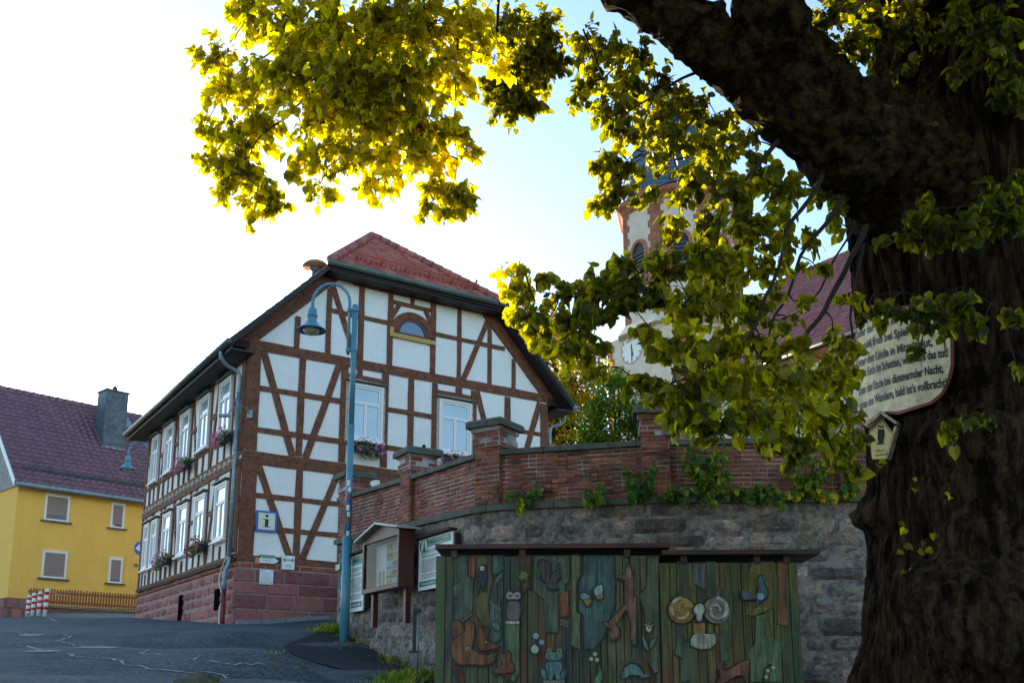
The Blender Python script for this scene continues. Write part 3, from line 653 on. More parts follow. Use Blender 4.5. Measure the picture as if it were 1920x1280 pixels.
m=MB(); a,z=GB.px(483,1050,.08); GB.fbox(m,a-.06,a+.06,z-.08,z-.03,.05,.09);GB.fbox(m,a-.06,a+.06,z+.03,z+.08,.05,.09);GB.fbox(m,a-.06,a+.06,z-.028,z+.028,.05,.088); tag(m.build('trail_marker',M('pale orange trail marker',(.62,.36,.18),(.4,.2,.1),20)),'small faded orange trail marker at the left of the arrow sign','trail marker')
a,z=SD.px(428,1038,.1); m=MB(); SD.fbox(m,a-.16,a+.16,z-.11,z+.13,.05,.09); tag(m.build('house_plaque',M('salmon plaque',(.55,.27,.2),(.45,.22,.17),12)),'small salmon-coloured plaque low on the side wall beside the downpipe','plaque')
# ---------------------------------------------------------------- leaves and flowers
LEAF=[(0,0,0),(.26,-.10,.05),(.47,.16,.10),(.44,.50,.09),(.22,.82,.04),(0,1.08,-.10),(0,.5,-.02)]
def leaf(mb,p,d,n,size,yel=0,curl=1.0):
    d=Vector(d).normalized(); n=Vector(n); n=(n-d*n.dot(d))
    if n.length<1e-4: n=d.orthogonal()
    n.normalize(); x=d.cross(n)
    vs=[]
    def q(a,b,c): return Vector(p)+x*(a*size)+d*(b*size)+n*(c*size*curl)
    R_=[q(*LEAF[i]) for i in (1,2,3,4)]; L_=[q(-LEAF[i][0],LEAF[i][1]*(1.0),LEAF[i][2]) for i in (1,2,3,4)]
    vs=[q(*LEAF[0])]+R_+[q(*LEAF[5]),q(*LEAF[6])]+L_
    mb.add(vs,[[0,1,2,6],[6,2,3],[6,3,4,5],[0,6,8,7],[6,9,8],[6,5,10,9]],False)
    mb.y.extend([yel]*11)
def qleaf(mb,p,size,yel,rr,flatten=1):
    d=Vector((rr.gauss(0,1),rr.gauss(0,1),rr.gauss(0,1)*flatten)).normalized(); n=d.orthogonal().normalized(); x=d.cross(n); p=Vector(p)
    n=(n*math.cos(1.3)+x*math.sin(1.3)) if rr.random()<.5 else n; x=d.cross(n)
    mb.add([p-d*size*.5,p+x*size*.32,p+d*size*.55,p-x*size*.32+n*size*.12],[[0,1,2],[0,2,3]]); mb.y.extend([yel]*4)
def rvec(rr): 
    while 1:
        v=Vector((rr.uniform(-1,1),rr.uniform(-1,1),rr.uniform(-1,1)))
        if .01<v.length<=1: return v
def flowerbox(fr,a,z,label,w=.75,col='pink',n0=.12,seed=1,hang=.28):
    rr=random.Random(seed); root=thing('flower_box',label,'flower box',fr.p(a,z,n0),'geranium boxes under the windows')
    m=MB(); w2=w/2; p=[fr.p(a-w2,z+.16,n0),fr.p(a+w2,z+.16,n0),fr.p(a+w2,z+.16,n0+.2),fr.p(a-w2,z+.16,n0+.2)]; q=[fr.p(a-w2+.04,z,n0+.02),fr.p(a+w2-.04,z,n0+.02),fr.p(a+w2-.04,z,n0+.17),fr.p(a-w2+.04,z,n0+.17)]
    m.add(q+p,[[3,2,1,0],[4,5,6,7],[0,1,5,4],[1,2,6,5],[2,3,7,6],[3,0,4,7]]); 
    fr.fbox(m,a-w2-.015,a+w2+.015,z+.15,z+.175,n0-.01,n0+.215); m.build('planter','pot',root)
    m=MB()
    for i in range(420):
        v=rvec(rr); qleaf(m,fr.p(a+v.x*w*.56,z+.14+v.z*.24-(hang*abs(v.y) if v.y>0 else 0),n0+.13+v.y*.22),rr.uniform(.05,.085),rr.uniform(0,.4),rr)
    m.build('foliage','bushleaf',root)
    m=MB()
    for i in range(46):
        v=rvec(rr).normalized(); v.y=abs(v.y); c=fr.p(a+v.x*w*.6,z+.17+v.z*.27-hang*v.y*.5,n0+.14+v.y*.27)
        for k in range(7): 
            e=rvec(rr)*.038; qleaf(m,c+e,rr.uniform(.035,.055),0,rr)
    m.build('blossoms',col,root)
flowerbox(GB,3.42,6.36,'pink geranium box under the gable window behind the lamp post',.85,seed=2)
flowerbox(GB,6.2,6.36,'pink geranium box under the gable window above the brick wall',.85,seed=3,hang=.1)
for px,py,lb,cl,sd_ in ((415,830,'pink geranium box under the upper side window nearest the corner','pink',4),(341,879,'magenta geranium box on the upper storey, farther along the side wall','pink',5),
                  (367,1033,'crimson and pink geranium box, nearer of the two on the ground floor','redpet',6),(304,1057,'bright pink geranium box, farthest of the two on the ground floor','pink',7)):
    a,z=SD.px(px,py,.25); flowerbox(SD,a,z,lb,.8,cl,seed=sd_)
# ---------------------------------------------------------------- yellow house
YO=(-20.15,40.0); YA=(.683,.730); YB=(-.730,.683)
YF=Fr(YO,YA,(-YB[0],-YB[1])); YS=Fr(YO,YB,(-YA[0],-YA[1]))
yh=thing('yellow_house','yellow rendered house with a plum glazed tile roof and roller blinds','house',(YO[0],YO[1],G(*YO)))
ze=YF.px(150,920)[1]; zr=ze+5.0; yl=13.0; yd=9.0
def yl3(a,b,z): return Vector((YO[0]+YA[0]*a+YB[0]*b,YO[1]+YA[1]*a+YB[1]*b,z))
zg=YF.px(150,1128)[1]
m=MB(); m.prism([yl3(0,0,1.5),yl3(0,yd,1.5),yl3(0,yd,ze),yl3(0,yd/2,zr-.2),yl3(0,0,ze)],Vector((YA[0],YA[1],0))*yl); m.build('wall','yellow',yh)
m=MB(); m.prism([yl3(-.05,-.03,1.5),yl3(-.05,yd,1.5),yl3(-.05,yd,zg),yl3(-.05,-.03,zg)],Vector((YA[0],YA[1],0))*(1.3)); m.build('plinth_core','mortar_dark',yh)
m=MB(); masonry(m,YF.p,0,1.25,[(zg-1.6,zg-1.2),(zg-1.2,zg-.8),(zg-.8,zg-.42),(zg-.42,zg+.02)],(.4,.9),.02,.07,.01); masonry(m,YS.p,0,yd,[(zg-1.6,zg-1.2),(zg-1.2,zg-.8),(zg-.8,zg-.42),(zg-.42,zg)],(.4,.9),.02,.09,.01); m.build('plinth','sandstone',yh)
# slate on gable end
m=MB()
for j in range(22):
    z0=ze-.15+j*.22
    for i in range(40):
        b=i*.23+(.11 if j%2 else 0)
        if b>yd: continue
        lim=ze+ (min(b,yd-b))*(5.0/(yd/2))
        if z0>lim-.1: continue
        YS.fbox(m,b,b+.22,z0,z0+.24,.03,.055+.001*(j%3)+.001*(i%2))
m.build('slate_cladding',M('grey slate cladding',(.30,.29,.26),(.22,.21,.2),6,.7,island=.15),yh)
m=MB(); eo=.45
m.prism([yl3(-.3,-eo,ze-.1),yl3(-.3,yd/2,zr),yl3(-.3,yd/2,zr-.16),yl3(-.3,-eo,ze-.24)],Vector((YA[0],YA[1],0))*(yl+.6)); m.prism([yl3(-.3,yd+eo,ze-.1),yl3(-.3,yd+eo,ze-.24),yl3(-.3,yd/2+.01,zr-.16),yl3(-.3,yd/2+.01,zr)],Vector((YA[0],YA[1],0))*(yl+.6))
yr=m.build('roof','soffit',yh)
m=MB(); bb=unit(yl3(0,-eo,ze-.1),yl3(0,yd/2,zr)); Ls=(yl3(0,-eo,ze-.1)-yl3(0,yd/2,zr)).length
tiles(m,yl3(-.3,-eo-.03,ze-.08),Vector((YA[0],YA[1],0)),bb,yl+.6,Ls-.1,.30,.33,amp=.045,lift=.04,wav=5)
m.build('roof_tiles','rooftile_p',yr)
m=MB(); ridge_caps(m,yl3(-.35,yd/2,zr+.04),yl3(yl+.3,yd/2,zr+.04),.14,.36); m.build('ridge_tiles','rooftile_p',yr)
m=MB(); m.prism([yl3(-.36,-eo,ze-.25),yl3(-.36,-eo,ze+.0),yl3(-.36,yd/2,zr+.08),yl3(-.36,yd/2,zr-.2)],Vector((YA[0],YA[1],0))*.05); m.build('verge_board','winframe',yh)
m=MB(); m.tube([yl3(-.3,-eo-.1,ze-.16),yl3(yl+.3,-eo-.1,ze-.16)],.09,8); m.build('gutter','zinc',yh)
m=MB()    # snow fence on the roof
q0=yl3(.1,-eo,ze-.1)+bb*.75+Vector((0,0,.06)); 
for h in (.06,.12,.18,.24): m.tube([q0+Vector((0,0,h)),q0+Vector((YA[0],YA[1],0))*yl+Vector((0,0,h))],.014,4)
for i in range(90): 
    p=q0+Vector((YA[0],YA[1],0))*(yl*i/90); m.tube([p,p+Vector((0,0,.26))],.012,4)
m.build('snow_guard','zinc_dark',yr)
# chimney
def hit_yroof(px,py):
    d=Vector(ray(px,py)); n=bb.cross(Vector((YA[0],YA[1],0))); o=yl3(0,-eo,ze); return d*(n.dot(o)/n.dot(d))
cb=hit_yroof(212,838); ca=(cb-yl3(0,0,0)); ca.z=0; a_=ca.dot(Vector((YA[0],YA[1],0))); b_=ca.dot(Vector((YB[0],YB[1],0)))
ctop=at(205,741,cb.y+.5).z
cw=.52
m=MB(); m.cm=0
m.prism([yl3(a_-cw,b_-.05,cb.z-.5),yl3(a_+cw,b_-.05,cb.z-.5),yl3(a_+cw,b_+.85,cb.z-.5),yl3(a_-cw,b_+.85,cb.z-.5)],Vector((0,0,ctop-cb.z+.5)))
ch_=m.build('chimney','slate',yr)
m=MB(); CF=Fr((yl3(a_-cw,b_-.05,0)).xy,YA,(-YB[0],-YB[1])); CS=Fr((yl3(a_-cw,b_-.05,0)).xy,YB,(-YA[0],-YA[1]))
j=0; z=cb.z-.2
while z<ctop-.05:
    for fr,L_ in ((CF,2*cw),(CS,.9)):
        x=-(.12 if j%2 else 0)
        while x<L_:
            fr.fbox(m,max(x,0)+.004,min(x+.235,L_)-.004,z,min(z+.21,ctop-.01),0,.018+.0015*((j+int(x*9))%4)); x+=.24
    z+=.2; j+=1
m.build('slates','slate',ch_)
m=MB(); m.box(yl3(a_-cw-.06,b_-.11,ctop),Vector((YA[0],YA[1],0))*(2*cw+.12),Vector((YB[0],YB[1],0))*1.02,(0,0,.07)); m.lathe(yl3(a_+.05,b_+.4,ctop+.07),[(.12,0),(.12,.2),(.14,.22),(.02,.34)],10); m.build('chimney_cap','zinc_dark',ch_)
m=MB(); CF.fbox(m,-.03,2*cw+.03,cb.z-.16,cb.z-.02,0,.05); m.build('flashing','zinc',ch_)
sk=hit_yroof(237,804); m=MB(); a2=Vector((YA[0],YA[1],0)); nn_=a2.cross(bb); nn_=nn_ if nn_.z>0 else -nn_
m.box(sk-a2*.3+nn_*.02,a2*.6,bb*.9,nn_*.12); m.build('skylight','zinc',yr)
# windows with roller blinds
for (x0,y0,x1,y1,op,) in ((83,925,130,978,.16),(207,941,233,991,.08),(78,1030,125,1085,0),(203,1043,229,1094,.06)):
    a0=YF.px(x0,(y0+y1)/2)[0]; a1=YF.px(x1,(y0+y1)/2)[0]; xm=(x0+x1)/2; z1=YF.px(xm,y0+1)[1]; z0=YF.px(xm,y1-1)[1]
    m=MB()
    for (b0,b1,c0,c1) in ((a0,a0+.09,z0,z1),(a1-.09,a1,z0,z1),(a0+.09,a1-.09,z1-.12,z1),(a0+.09,a1-.09,z0,z0+.08)): YF.fbox(m,b0,b1,c0,c1,0,.05)
    w_=m.build('window','winframe',yh)
    m=MB(); zb=z0+.08+op*(z1-z0)
    k=zb
    while k<z1-.13: YF.fbox(m,a0+.09,a1-.09,k,min(k+.045,z1-.12),.002,.028+.004*(int(k*40)%2)); k+=.05
    m.build('roller_blind','shutter',w_)
    if op: 
        m=MB(); YF.fbox(m,a0+.09,a1-.09,z0+.08,zb-.005,.002,.015); m.build('pane','darkglass',w_)
    m=MB(); YF.fbox(m,a0-.12,a1+.12,z0-.06,z0-.003,0,.14); m.build('sill','zinc_dark',w_)
m=MB(); a,z=YF.px(254,1058); m.lathe(YF.p(a,z,.05),[(.06,-.06),(.09,0),(.06,.06)],8); m.build('vent','zinc',yh)
# picket fence
FO=at(50,1140,39.0); FE=at(262,1150,40.4)
ft=Vector((FE.x-FO.x,FE.y-FO.y)); FLn=ft.length; ft.normalize(); FF=Fr((FO.x,FO.y),(ft.x,ft.y),(ft.y,-ft.x))
fz=lambda a: FF.px(lerp(50,262,a/FLn),lerp(1131,1145,a/FLn))[1]
fzt=lambda a: FF.px(lerp(50,262,a/FLn),lerp(1101,1114.5,a/FLn))[1]
root=thing('picket_fence','low orange-brown wooden picket fence in front of the yellow house','fence',(FO.x,FO.y,G(FO.x,FO.y)))
npk=38
for i in range(npk):
    a=.05+i*(FLn-.1)/npk; w_=.078; m=MB(); z0,z1=fz(a)+.03,fzt(a)+rnd.uniform(-.02,.02)
    FF.fprism(m,[(a,z0),(a+w_,z0),(a+w_,z1-.05),(a+w_*.75,z1),(a+w_*.25,z1),(a,z1-.05)],.03,.052); m.build('picket','fence',root)
m=MB()
for f_ in (.22,.78):
    for i in range(12):
        a0,a1=FLn*i/12,FLn*(i+1)/12; za=lerp(fz(a0),fzt(a0),f_); zb=lerp(fz(a1),fzt(a1),f_); FF.fprism(m,[(a0,za-.04),(a1,zb-.04),(a1,zb+.04),(a0,za+.04)],-.01,.029)
m.build('rail','fence',root)
m=MB()
FF.fprism(m,[(-.6,fz(0)-.05),(FLn+1,fz(FLn)-.05),(FLn+1,fz(FLn)+.0),(-.6,fz(0)+.0)],0,.09); m.build('steel_rail','zinc_dark',root)
m=MB()
FF.fprism(m,[(0,fz(0)-.9),(FLn+1.5,fz(FLn)-.9),(FLn+1.5,fz(FLn)-.08),(0,fz(0)-.08)],-.25,-.02); tag(m.build('garden_wall',M('pinkish kerb wall',(.22,.12,.11),(.15,.09,.085),4,.9,.5,20)),'low pinkish sandstone wall under the picket fence','wall')
m=MB(); p=at(62,1156,38.5); vs=[onground(56,1157),onground(92,1157.5),onground(120,1155.6),onground(60,1154.5)]; 
FF.fprism(m,[(.1,G(FO.x,FO.y)-.3),(5,G(*FF.p(5,0).xy)-.3),(5,G(*FF.p(5,0).xy)+.1),(.1,G(FO.x,FO.y)+.1)],.2,.9); tag(m.build('kerb_stone','kerb'),'pale kerb slab below the picket fence beside the bollards','kerb')
# bollards
def bollard(px,py,Y,hpx,label):
    b=at(px,py,Y); h=hpx/1914*Y*1.0
    root=thing('bollard',label,'bollard',(b.x,b.y,b.z-.05),'red and white striped bollards')
    n_=7; 
    m=MB(); m.tube([b+Vector((0,0,-.05)),b+Vector((0,0,h-.03))],.075,12); m.lathe(b+Vector((0,0,h-.03)),[(.075,0),(.06,.04),(.02,.06)],12); m.build('post','white',root)
    m=MB()
    for i in range(3): z=h*(.22+.28*i); m.tube([b+Vector((0,0,z)),b+Vector((0,0,z+h*.12))],.079,12)
    m.build('stripe','red',root); return b+Vector((0,0,h))
tops=[bollard(84,1153,37.5,50,'red and white bollard nearest the road, tallest of the row of four'),bollard(72,1151,37.9,43,'second red and white bollard from the right'),bollard(61,1152,38.2,41,'third red and white bollard from the right'),bollard(51.5,1153,38.5,38,'leftmost and farthest red and white bollard')]
m=MB(); a=tops[0]+Vector((.1,0,-.12)); e=at(129,1116,39.3); b=at(100,1110,38.5)
m.tube(curve([a,b,(b+e)/2+Vector((0,0,-.05)),e]),.02,4)
for i in range(3): p,q=tops[i]+Vector((0,0,-.2)),tops[i+1]+Vector((0,0,-.2)); m.tube(curve([p,(p+q)/2+Vector((0,0,-.14)),q]),.018,4)
tag(m.build('barrier_chain',M('pale pink barrier tape',(.7,.4,.36),rough=.5)),'thin pale barrier chain strung between the striped bollards and the fence','chain')
# ---------------------------------------------------------------- street lamps
def street_lamp(base,h,label,scale=1,detail=True):
    root=thing('street_lamp',label,'street lamp',base,'blue arched street lamps')
    b=Vector(base); z=Vector((0,0,1)); X=Vector((-1,0,0)); s=scale
    m=MB(); hp=h; m.tube([b-z*.2,b+z*2.1],.098*s,16); m.tube([b+z*2.1,b+z*2.16],[.098*s,.07*s],16); m.tube([b+z*2.16,b+z*(hp*.63)],.07*s,14); m.tube([b+z*(hp*.63),b+z*hp],.06*s,14); m.ball(b+z*hp,.06*s,.06*s,.03); m.build('pole','lamp',root)
    ap=b+X*.12+z*(hp-1.05*s)
    m=MB(); pts=[ap+z*(-.05),ap+z*(.9*s)]
    n=16; r=.40*s; c=ap+X*r+z*(1.10*s)
    pts+=[c+Vector((r*math.cos(math.pi*k/n),0,r*1.12*math.sin(math.pi*k/n))) for k in range(n+1)]; pts.append(c+X*r-z*.1*s); m.tube(pts,.034*s,12); m.build('arm','lamp',root)
    m=MB()
    for zz in (.05,.95): 
        q=ap+z*zz*s; m.lathe(q,[(.052*s,-.035),(.052*s,.035)],12,False); q2=Vector((b.x,b.y,q.z)); m.lathe(q2,[(.078*s,-.035),(.078*s,.035)],14,False); m.box(q+Vector((0,-.035,-.025)),(.12,0,0),(0,.07,0),(0,0,.05))
    m.build('clamp','lamp',root)
    hc=c+X*r-z*.1*s
    m=MB(); m.lathe(hc,[(.035*s,.02),(.07*s,-.0),(.095*s,-.05),(.105*s,-.16),(.115*s,-.165),(.115*s,-.2),(.10*s,-.205),(.11*s,-.30),(.13*s,-.34),(.20*s,-.42),(.31*s,-.50),(.315*s,-.515),(.30*s,-.51),(.19*s,-.44),(.1*s,-.38)],28); hd=m.build('lamp_shade','lamp',root)
    m=MB(); m.ball(hc-z*.475*s,.185*s,.185*s,.15*s,18,10); m.build('globe','lampglass',root)
    return root,hc
lb=at(645,1203,20.3)
lt=at(664,573,20.3)
lamp1,_=street_lamp(lb,lt.z-lb.z,'blue street lamp with an arched arm, standing by the wall in front of the gable',1.0)
# stickers on the pole
m=MB()
for i in range(9):
    z=2.15+i*.13; a=-1.6+rnd.uniform(-.6,.6); p=lb+Vector((0,0,z)); vs=[]
    for k in range(5):
        an=a+k*.22; vs.append(p+Vector((math.cos(an)*.0725,math.sin(an)*.0725,0)))
    hh=rnd.uniform(.07,.12); m.cm=i%4; m.add(vs+[v+Vector((0,0,hh)) for v in vs],[[k,k+1,6+k,5+k] for k in range(4)])
m.build('stickers',['white','blue','red','white'],lamp1)
lb2=at(262,1160,36.0); lt2=at(273,842,36.0); lb2.z=G(lb2.x,lb2.y)
lamp2,_=street_lamp(lb2,8.55-lb2.z,'distant blue street lamp at the back corner of the half-timbered house',.95)
m=MB(); p=Vector((lb2.x,lb2.y,0)); z1=at(272,952,36).z; m.tube([p+Vector((0,0,z1)),p+Vector((0,0,z1-.35))],.082,10); m.build('reflective_band','red',lamp2)
c=at(265,1027,35.9); root=thing('direction_sign','round blue traffic sign with a white arrow on the distant lamp post','traffic sign',c)
m=MB(); SF=Fr((c.x,c.y),(1,0),(0,-1)); SF.fprism(m,[(.26*math.cos(k*math.pi/14),c.z+.26*math.sin(k*math.pi/14)) for k in range(28)],.0,.02); m.build('disc','blue',root)
m=MB(); SF.fprism(m,[(-.21,c.z-.02),(-.05,c.z+.16),(-.05,c.z+.05),(.18,c.z+.02),(.18,c.z-.06),(-.05,c.z-.06),(-.02,c.z-.13)],.021,.026); m.build('arrow','white',root)
# ---------------------------------------------------------------- retaining wall
def coil(t): # t<0: left run distance, t>=0: right run by x
    return
pts=[W1+WD*7.2]+[W1+WD*(7.2*(1-i/12)) for i in range(1,12)]+[W1.copy()]
xr=-.56
for i in range(1,56):
    x=-.56+i*.2; pts.append(Vector((x,wall_right_y(x))))
# cumulative length, s=0 at corner
lens=[0]
for a,b in zip(pts,pts[1:]): lens.append(lens[-1]+(b-a).length)
L0=lens[12]
def wp(s,z,n=0,back=0):
    q=s+L0; q=max(0,min(lens[-1]-1e-4,q)); i=0
    while lens[i+1]<q: i+=1
    a,b=pts[i],pts[i+1]; t=(q-lens[i])/(lens[i+1]-lens[i]); p=a.lerp(b,t); d=(b-a).normalized(); nr=Vector((d.y,-d.x))
    if nr.y>0: nr=-nr
    p=p+nr*n; return Vector((p.x,p.y,z))
def ledge(s): 
    return 2.917 if s>=0 else 2.917+ .043*(-s)
def cope(s): return 3.78 if s>=0 else 3.78+.05*(-s)
sw=thing('stone_retaining_wall','grey and pink rubble stone retaining wall with a moss-dark ledge','wall',(W1.x,W1.y,G(W1.x,W1.y)))
m=MB(); SLft=-6.35
def strip(m,s0,s1,zlo,zhi,n,step=.2):
    k=max(1,int((s1-s0)/step)); vs=[];fs=[]
    for i in range(k+1):
        s=lerp(s0,s1,i/k); vs+= [wp(s,zlo(s),n),wp(s,zhi(s),n),wp(s,zhi(s),n-.35),wp(s,zlo(s),n-.35)]
    for i in range(k):
        q=4*i; fs+=[[q,q+4,q+5,q+1],[q+1,q+5,q+6,q+2]]
    fs+=[[0,1,2,3],[4*k+3,4*k+2,4*k+1,4*k]]
    m.add(vs,fs)
strip(m,SLft,9.0,lambda s:-1.6,lambda s:ledge(s)-.02,0); m.build('wall_core','mortar_dark',sw)
m=MB()
def wps(s,z,n): return wp(s,z+(ledge(s)-2.917),n)
cs=[];z=-1.6
rr=random.Random(3)
while z<2.6: h=rr.uniform(.2,.30); cs.append((z,z+h)); z+=h
cs.append((z,2.83))
masonry(m,wps,SLft-.03,9.0,cs,(.34,.9),.018,.035,.018,rr=rr,rough=.032,jz=.4); m.build('stones','stone',sw)
# return wall towards the town hall
m=MB(); e=wp(SLft,0); rd=Vector((.25,.97,0)).normalized(); RT=Fr((e.x,e.y),(rd.x,rd.y),(-rd.y,rd.x))
RT.fbox(m,0,5,.5,ledge(SLft)-.02,-.4,-.02); m.build('return_core','mortar_dark',sw)
m=MB(); masonry(m,RT.p,.0,5,cs[6:],(.28,.7),.024,.02,.015,rr=rr,rough=.04); m.build('return_stones','stone',sw)
m=MB()
def slabs(m,s0,s1,zf,th,n0,n1,ln=1.05,pt=wp):
    s=s0
    while s<s1-.05:
        l=min(rr.uniform(ln*.8,ln*1.2),s1-s); k=4; vs=[];fs=[]; dz=rr.uniform(-.008,.008)
        for i in range(k+1):
            q=s+.006+(l-.012)*i/k; z=zf(q)+dz; w1_=rr.uniform(-.006,.006)
            vs+= [pt(q,z,n1+w1_),pt(q,z+th*.9,n1+w1_),pt(q,z+th,n1-.02),pt(q,z+th,n0),pt(q,z,n0)]
        for i in range(k):
            q=5*i
            for e_ in range(5): fs.append([q+e_,q+(e_+1)%5,q+5+(e_+1)%5,q+5+e_])
        fs+=[[4,3,2,1,0],[5*k,5*k+1,5*k+2,5*k+3,5*k+4]]
        m.add(vs,fs); s+=l
slabs(m,SLft-.1,9.0,lambda s:ledge(s)-.10,.11,-.2,.09); m.build('ledge','coping',sw)
bw=thing('brick_parapet','red brick parapet wall with square capped piers on the stone wall','wall',(W1.x,W1.y,2.9))
m=MB(); strip(m,SLft,9.0,lambda s:ledge(s)+.0,lambda s:cope(s)-.05,-.035); m.build('brick_core','brickmortar',bw)
m=MB(); nb=11
for j in range(nb):
    def pj(s,z,n,j=j):
        lo,hi=ledge(s)+.015,cope(s)-.055; return wp(s,lo+(hi-lo)*z,n-.035)
    z0,z1=j/nb,(j+1)/nb
    s=SLft-(.125 if j%2 else 0); br=.25 if (j%2==0) else .125
    while s<9.0:
        w_=.25 if rr.random()<.55 else .125
        a,b=max(s,SLft)+.007,min(s+w_,9.0)-.007; s+=w_
        if b-a<.03: continue
        e_=.011+rr.uniform(-.002,.002); dj=.012+rr.uniform(-.006,.006); c=.004
        g=lambda:rr.uniform(-.003,.003)
        o_=[pj(a+g(),z0+e_,0),pj(b+g(),z0+e_,0),pj(b+g(),z1-e_,0),pj(a+g(),z1-e_,0),pj(a+c,z0+e_+.005,dj),pj(b-c,z0+e_+.005,dj),pj(b-c,z1-e_-.005,dj),pj(a+c,z1-e_-.005,dj)]
        m.add(o_,[[4,5,6,7],[0,1,5,4],[1,2,6,5],[2,3,7,6],[3,0,4,7]])
m.build('bricks','brick',bw)
m=MB(); slabs(m,SLft-.1,9.0,lambda s:cope(s)-.05,.09,-.38,.06,1.25); m.build('coping','coping',bw)
def bricked(m,fr,w,d,z0,z1,rr,ch=.08,grow=0,mm=None):
    """a square brick shaft: fr.s in 0..w , depth d behind n=0"""
    n_=max(1,round((z1-z0)/ch)); h=(z1-z0)/n_
    for j in range(n_):
        za,zb=z0+j*h+.006,z0+(j+1)*h-.006
        def run(pf,L_):
            s=-(.125 if j%2 else 0)
            while s<L_:
                a,b=max(s,0)+.005,min(s+.25,L_)-.005
                if j%2==0 and s+.25>L_: b=L_-.005
                s+=.25
                if b-a<.03: continue
                dj=.012+rr.uniform(-.005,.005); c=.004
                o_=[pf(a,za,0),pf(b,za,0),pf(b,zb,0),pf(a,zb,0),pf(a+c,za+c,dj),pf(b-c,za+c,dj),pf(b-c,zb-c,dj),pf(a+c,zb-c,dj)]
                m.add(o_,[[4,5,6,7],[0,1,5,4],[1,2,6,5],[2,3,7,6],[3,0,4,7]])
        run(lambda s,z,n:fr.p(s-grow,z,n+grow),w+2*grow)
        run(lambda s,z,n:fr.p(w+grow+n,z,grow-s),d+2*grow); run(lambda s,z,n:fr.p(-grow-n,z,grow-s),d+2*grow)
def pier(s,w,ztop,label=None,d=.5):
    a,b=wp(s,0),wp(s+w,0); t=(b-a).normalized(); n_=Vector((t.y,-t.x,0)); n_=n_ if n_.y<0 else -n_
    if n_.dot(Vector((-1,-1,0)))<0 and t.x<0: pass
    o=a+n_*.06; fr=Fr((o.x,o.y),(t.x,t.y),(n_.x,n_.y)); zb=ledge(s)+.01; zc=cope(s)
    m=MB(); fr.fbox(m,0,w,zb,ztop-.1,-d,0); rt=m.build('pier','brickmortar',bw)
    m=MB(); zs=zc+.10
    bricked(m,fr,w,d,zb,zs,rr); bricked(m,fr,w,d,zs,zs+.16,rr,grow=.03); bricked(m,fr,w,d,zs+.16,zs+.26,rr,grow=.01); bricked(m,fr,w,d,zs+.26,ztop-.12,rr,grow=.045)
    m.build('pier_bricks','brick',rt)
    m=MB(); fr.fbox(m,-.04,w+.04,zs+.001,zs+.159,-d-.04,.04); fr.fbox(m,-.02,w+.02,zs+.16,zs+.26,-d-.02,.02); fr.fbox(m,-.055,w+.055,zs+.262,ztop-.121,-d-.055,.055); m.build('pier_core','brickmortar',rt)
    m=MB(); g_=.12; z0=ztop-.12
    q=[fr.p(-g_,z0,g_),fr.p(w+g_,z0,g_),fr.p(w+g_,z0,-d-g_),fr.p(-g_,z0,-d-g_)]; q2=[x+Vector((0,0,.10)) for x in q]; k=.03
    q3=[fr.p(-g_+k,z0+.13,g_-k),fr.p(w+g_-k,z0+.13,g_-k),fr.p(w+g_-k,z0+.13,-d-g_+k),fr.p(-g_+k,z0+.13,-d-g_+k)]
    m.add(q+q2+q3,[[3,2,1,0],[0,1,5,4],[1,2,6,5],[2,3,7,6],[3,0,4,7],[4,5,9,8],[5,6,10,9],[6,7,11,10],[7,4,8,11],[8,9,10,11]]); m.build('pier_cap','coping',rt)
zt1=at(925,787,15.8).z
pier(-.02,.45,zt1)
pier(-3.0,.45,zt1+.12); pier(-6.25,.45,zt1+.28)
pier(2.72,.43,zt1+.02); pier(5.75,.43,zt1+.0)
m=MB()
for dx in (0,.2):
    p=wp(-2.85+dx*1.6,zt1+.13,-.2); m.lathe(p,[(.03,0),(.03,.04),(.045,.05),(.02,.07)],8)
m.build('iron_pin','black',bw)
# ---------------------------------------------------------------- notice board and hiking boards
WF=Fr((W1.x,W1.y),(-WD.x,-WD.y),(-WD.y,WD.x))    # s increases towards camera
if WF.n.y>0: WF.n=-WF.n
n=.55
a0=WF.px(679,1060,n)[0]; a1=WF.px(747,1050,n)[0]; zt_=WF.px(712,1003,n)[1]; zb=WF.px(712,1106,n)[1]; dep=.30
nb_=thing('notice_board','brown wooden glazed notice board with pitched roof on the stone wall','notice board',WF.p((a0+a1)/2,zb-.5,n-dep))
m=MB(); fw=.07
for (b0,b1,c0,c1) in ((a0,a0+fw,zb,zt_),(a1-fw,a1,zb,zt_),(a0+fw,a1-fw,zt_-.09,zt_),(a0+fw,a1-fw,zb,zb+.08)): WF.fbox(m,b0,b1,c0,c1,n-.05,n)
WF.fbox(m,a0+.01,a1-.01,zb+.01,zt_-.01,n-dep,n-dep+.03)
WF.fbox(m,a0+.005,a0+.035,zb+.003,zt_-.003,n-dep+.031,n-.051);WF.fbox(m,a1-.035,a1-.005,zb+.003,zt_-.003,n-dep+.031,n-.051);WF.fbox(m,a0+.036,a1-.036,zb+.01,zb+.04,n-dep+.031,n-.051);WF.fbox(m,a0+.036,a1-.036,zt_-.04,zt_-.01,n-dep+.031,n-.051)
am=(a0+a1)/2; WF.fprism(m,[(a0-.0,zt_+.002),(a1,zt_+.002),(am,zt_+.18)],n-dep,n-.003); m.build('case','rust',nb_)
m=MB(); WF.fprism(m,[(a0-.18,zt_-.03),(am,zt_+.19),(am,zt_+.23),(a0-.18,zt_+.0)],n-dep-.05,n+.12); WF.fprism(m,[(am+.001,zt_+.19),(a1+.15,zt_+.0),(a1+.15,zt_+.03),(am+.001,zt_+.23)],n-dep-.05,n+.12); m.build('board_roof',M('pale roof sheet',(.42,.42,.38),rough=.5),nb_)
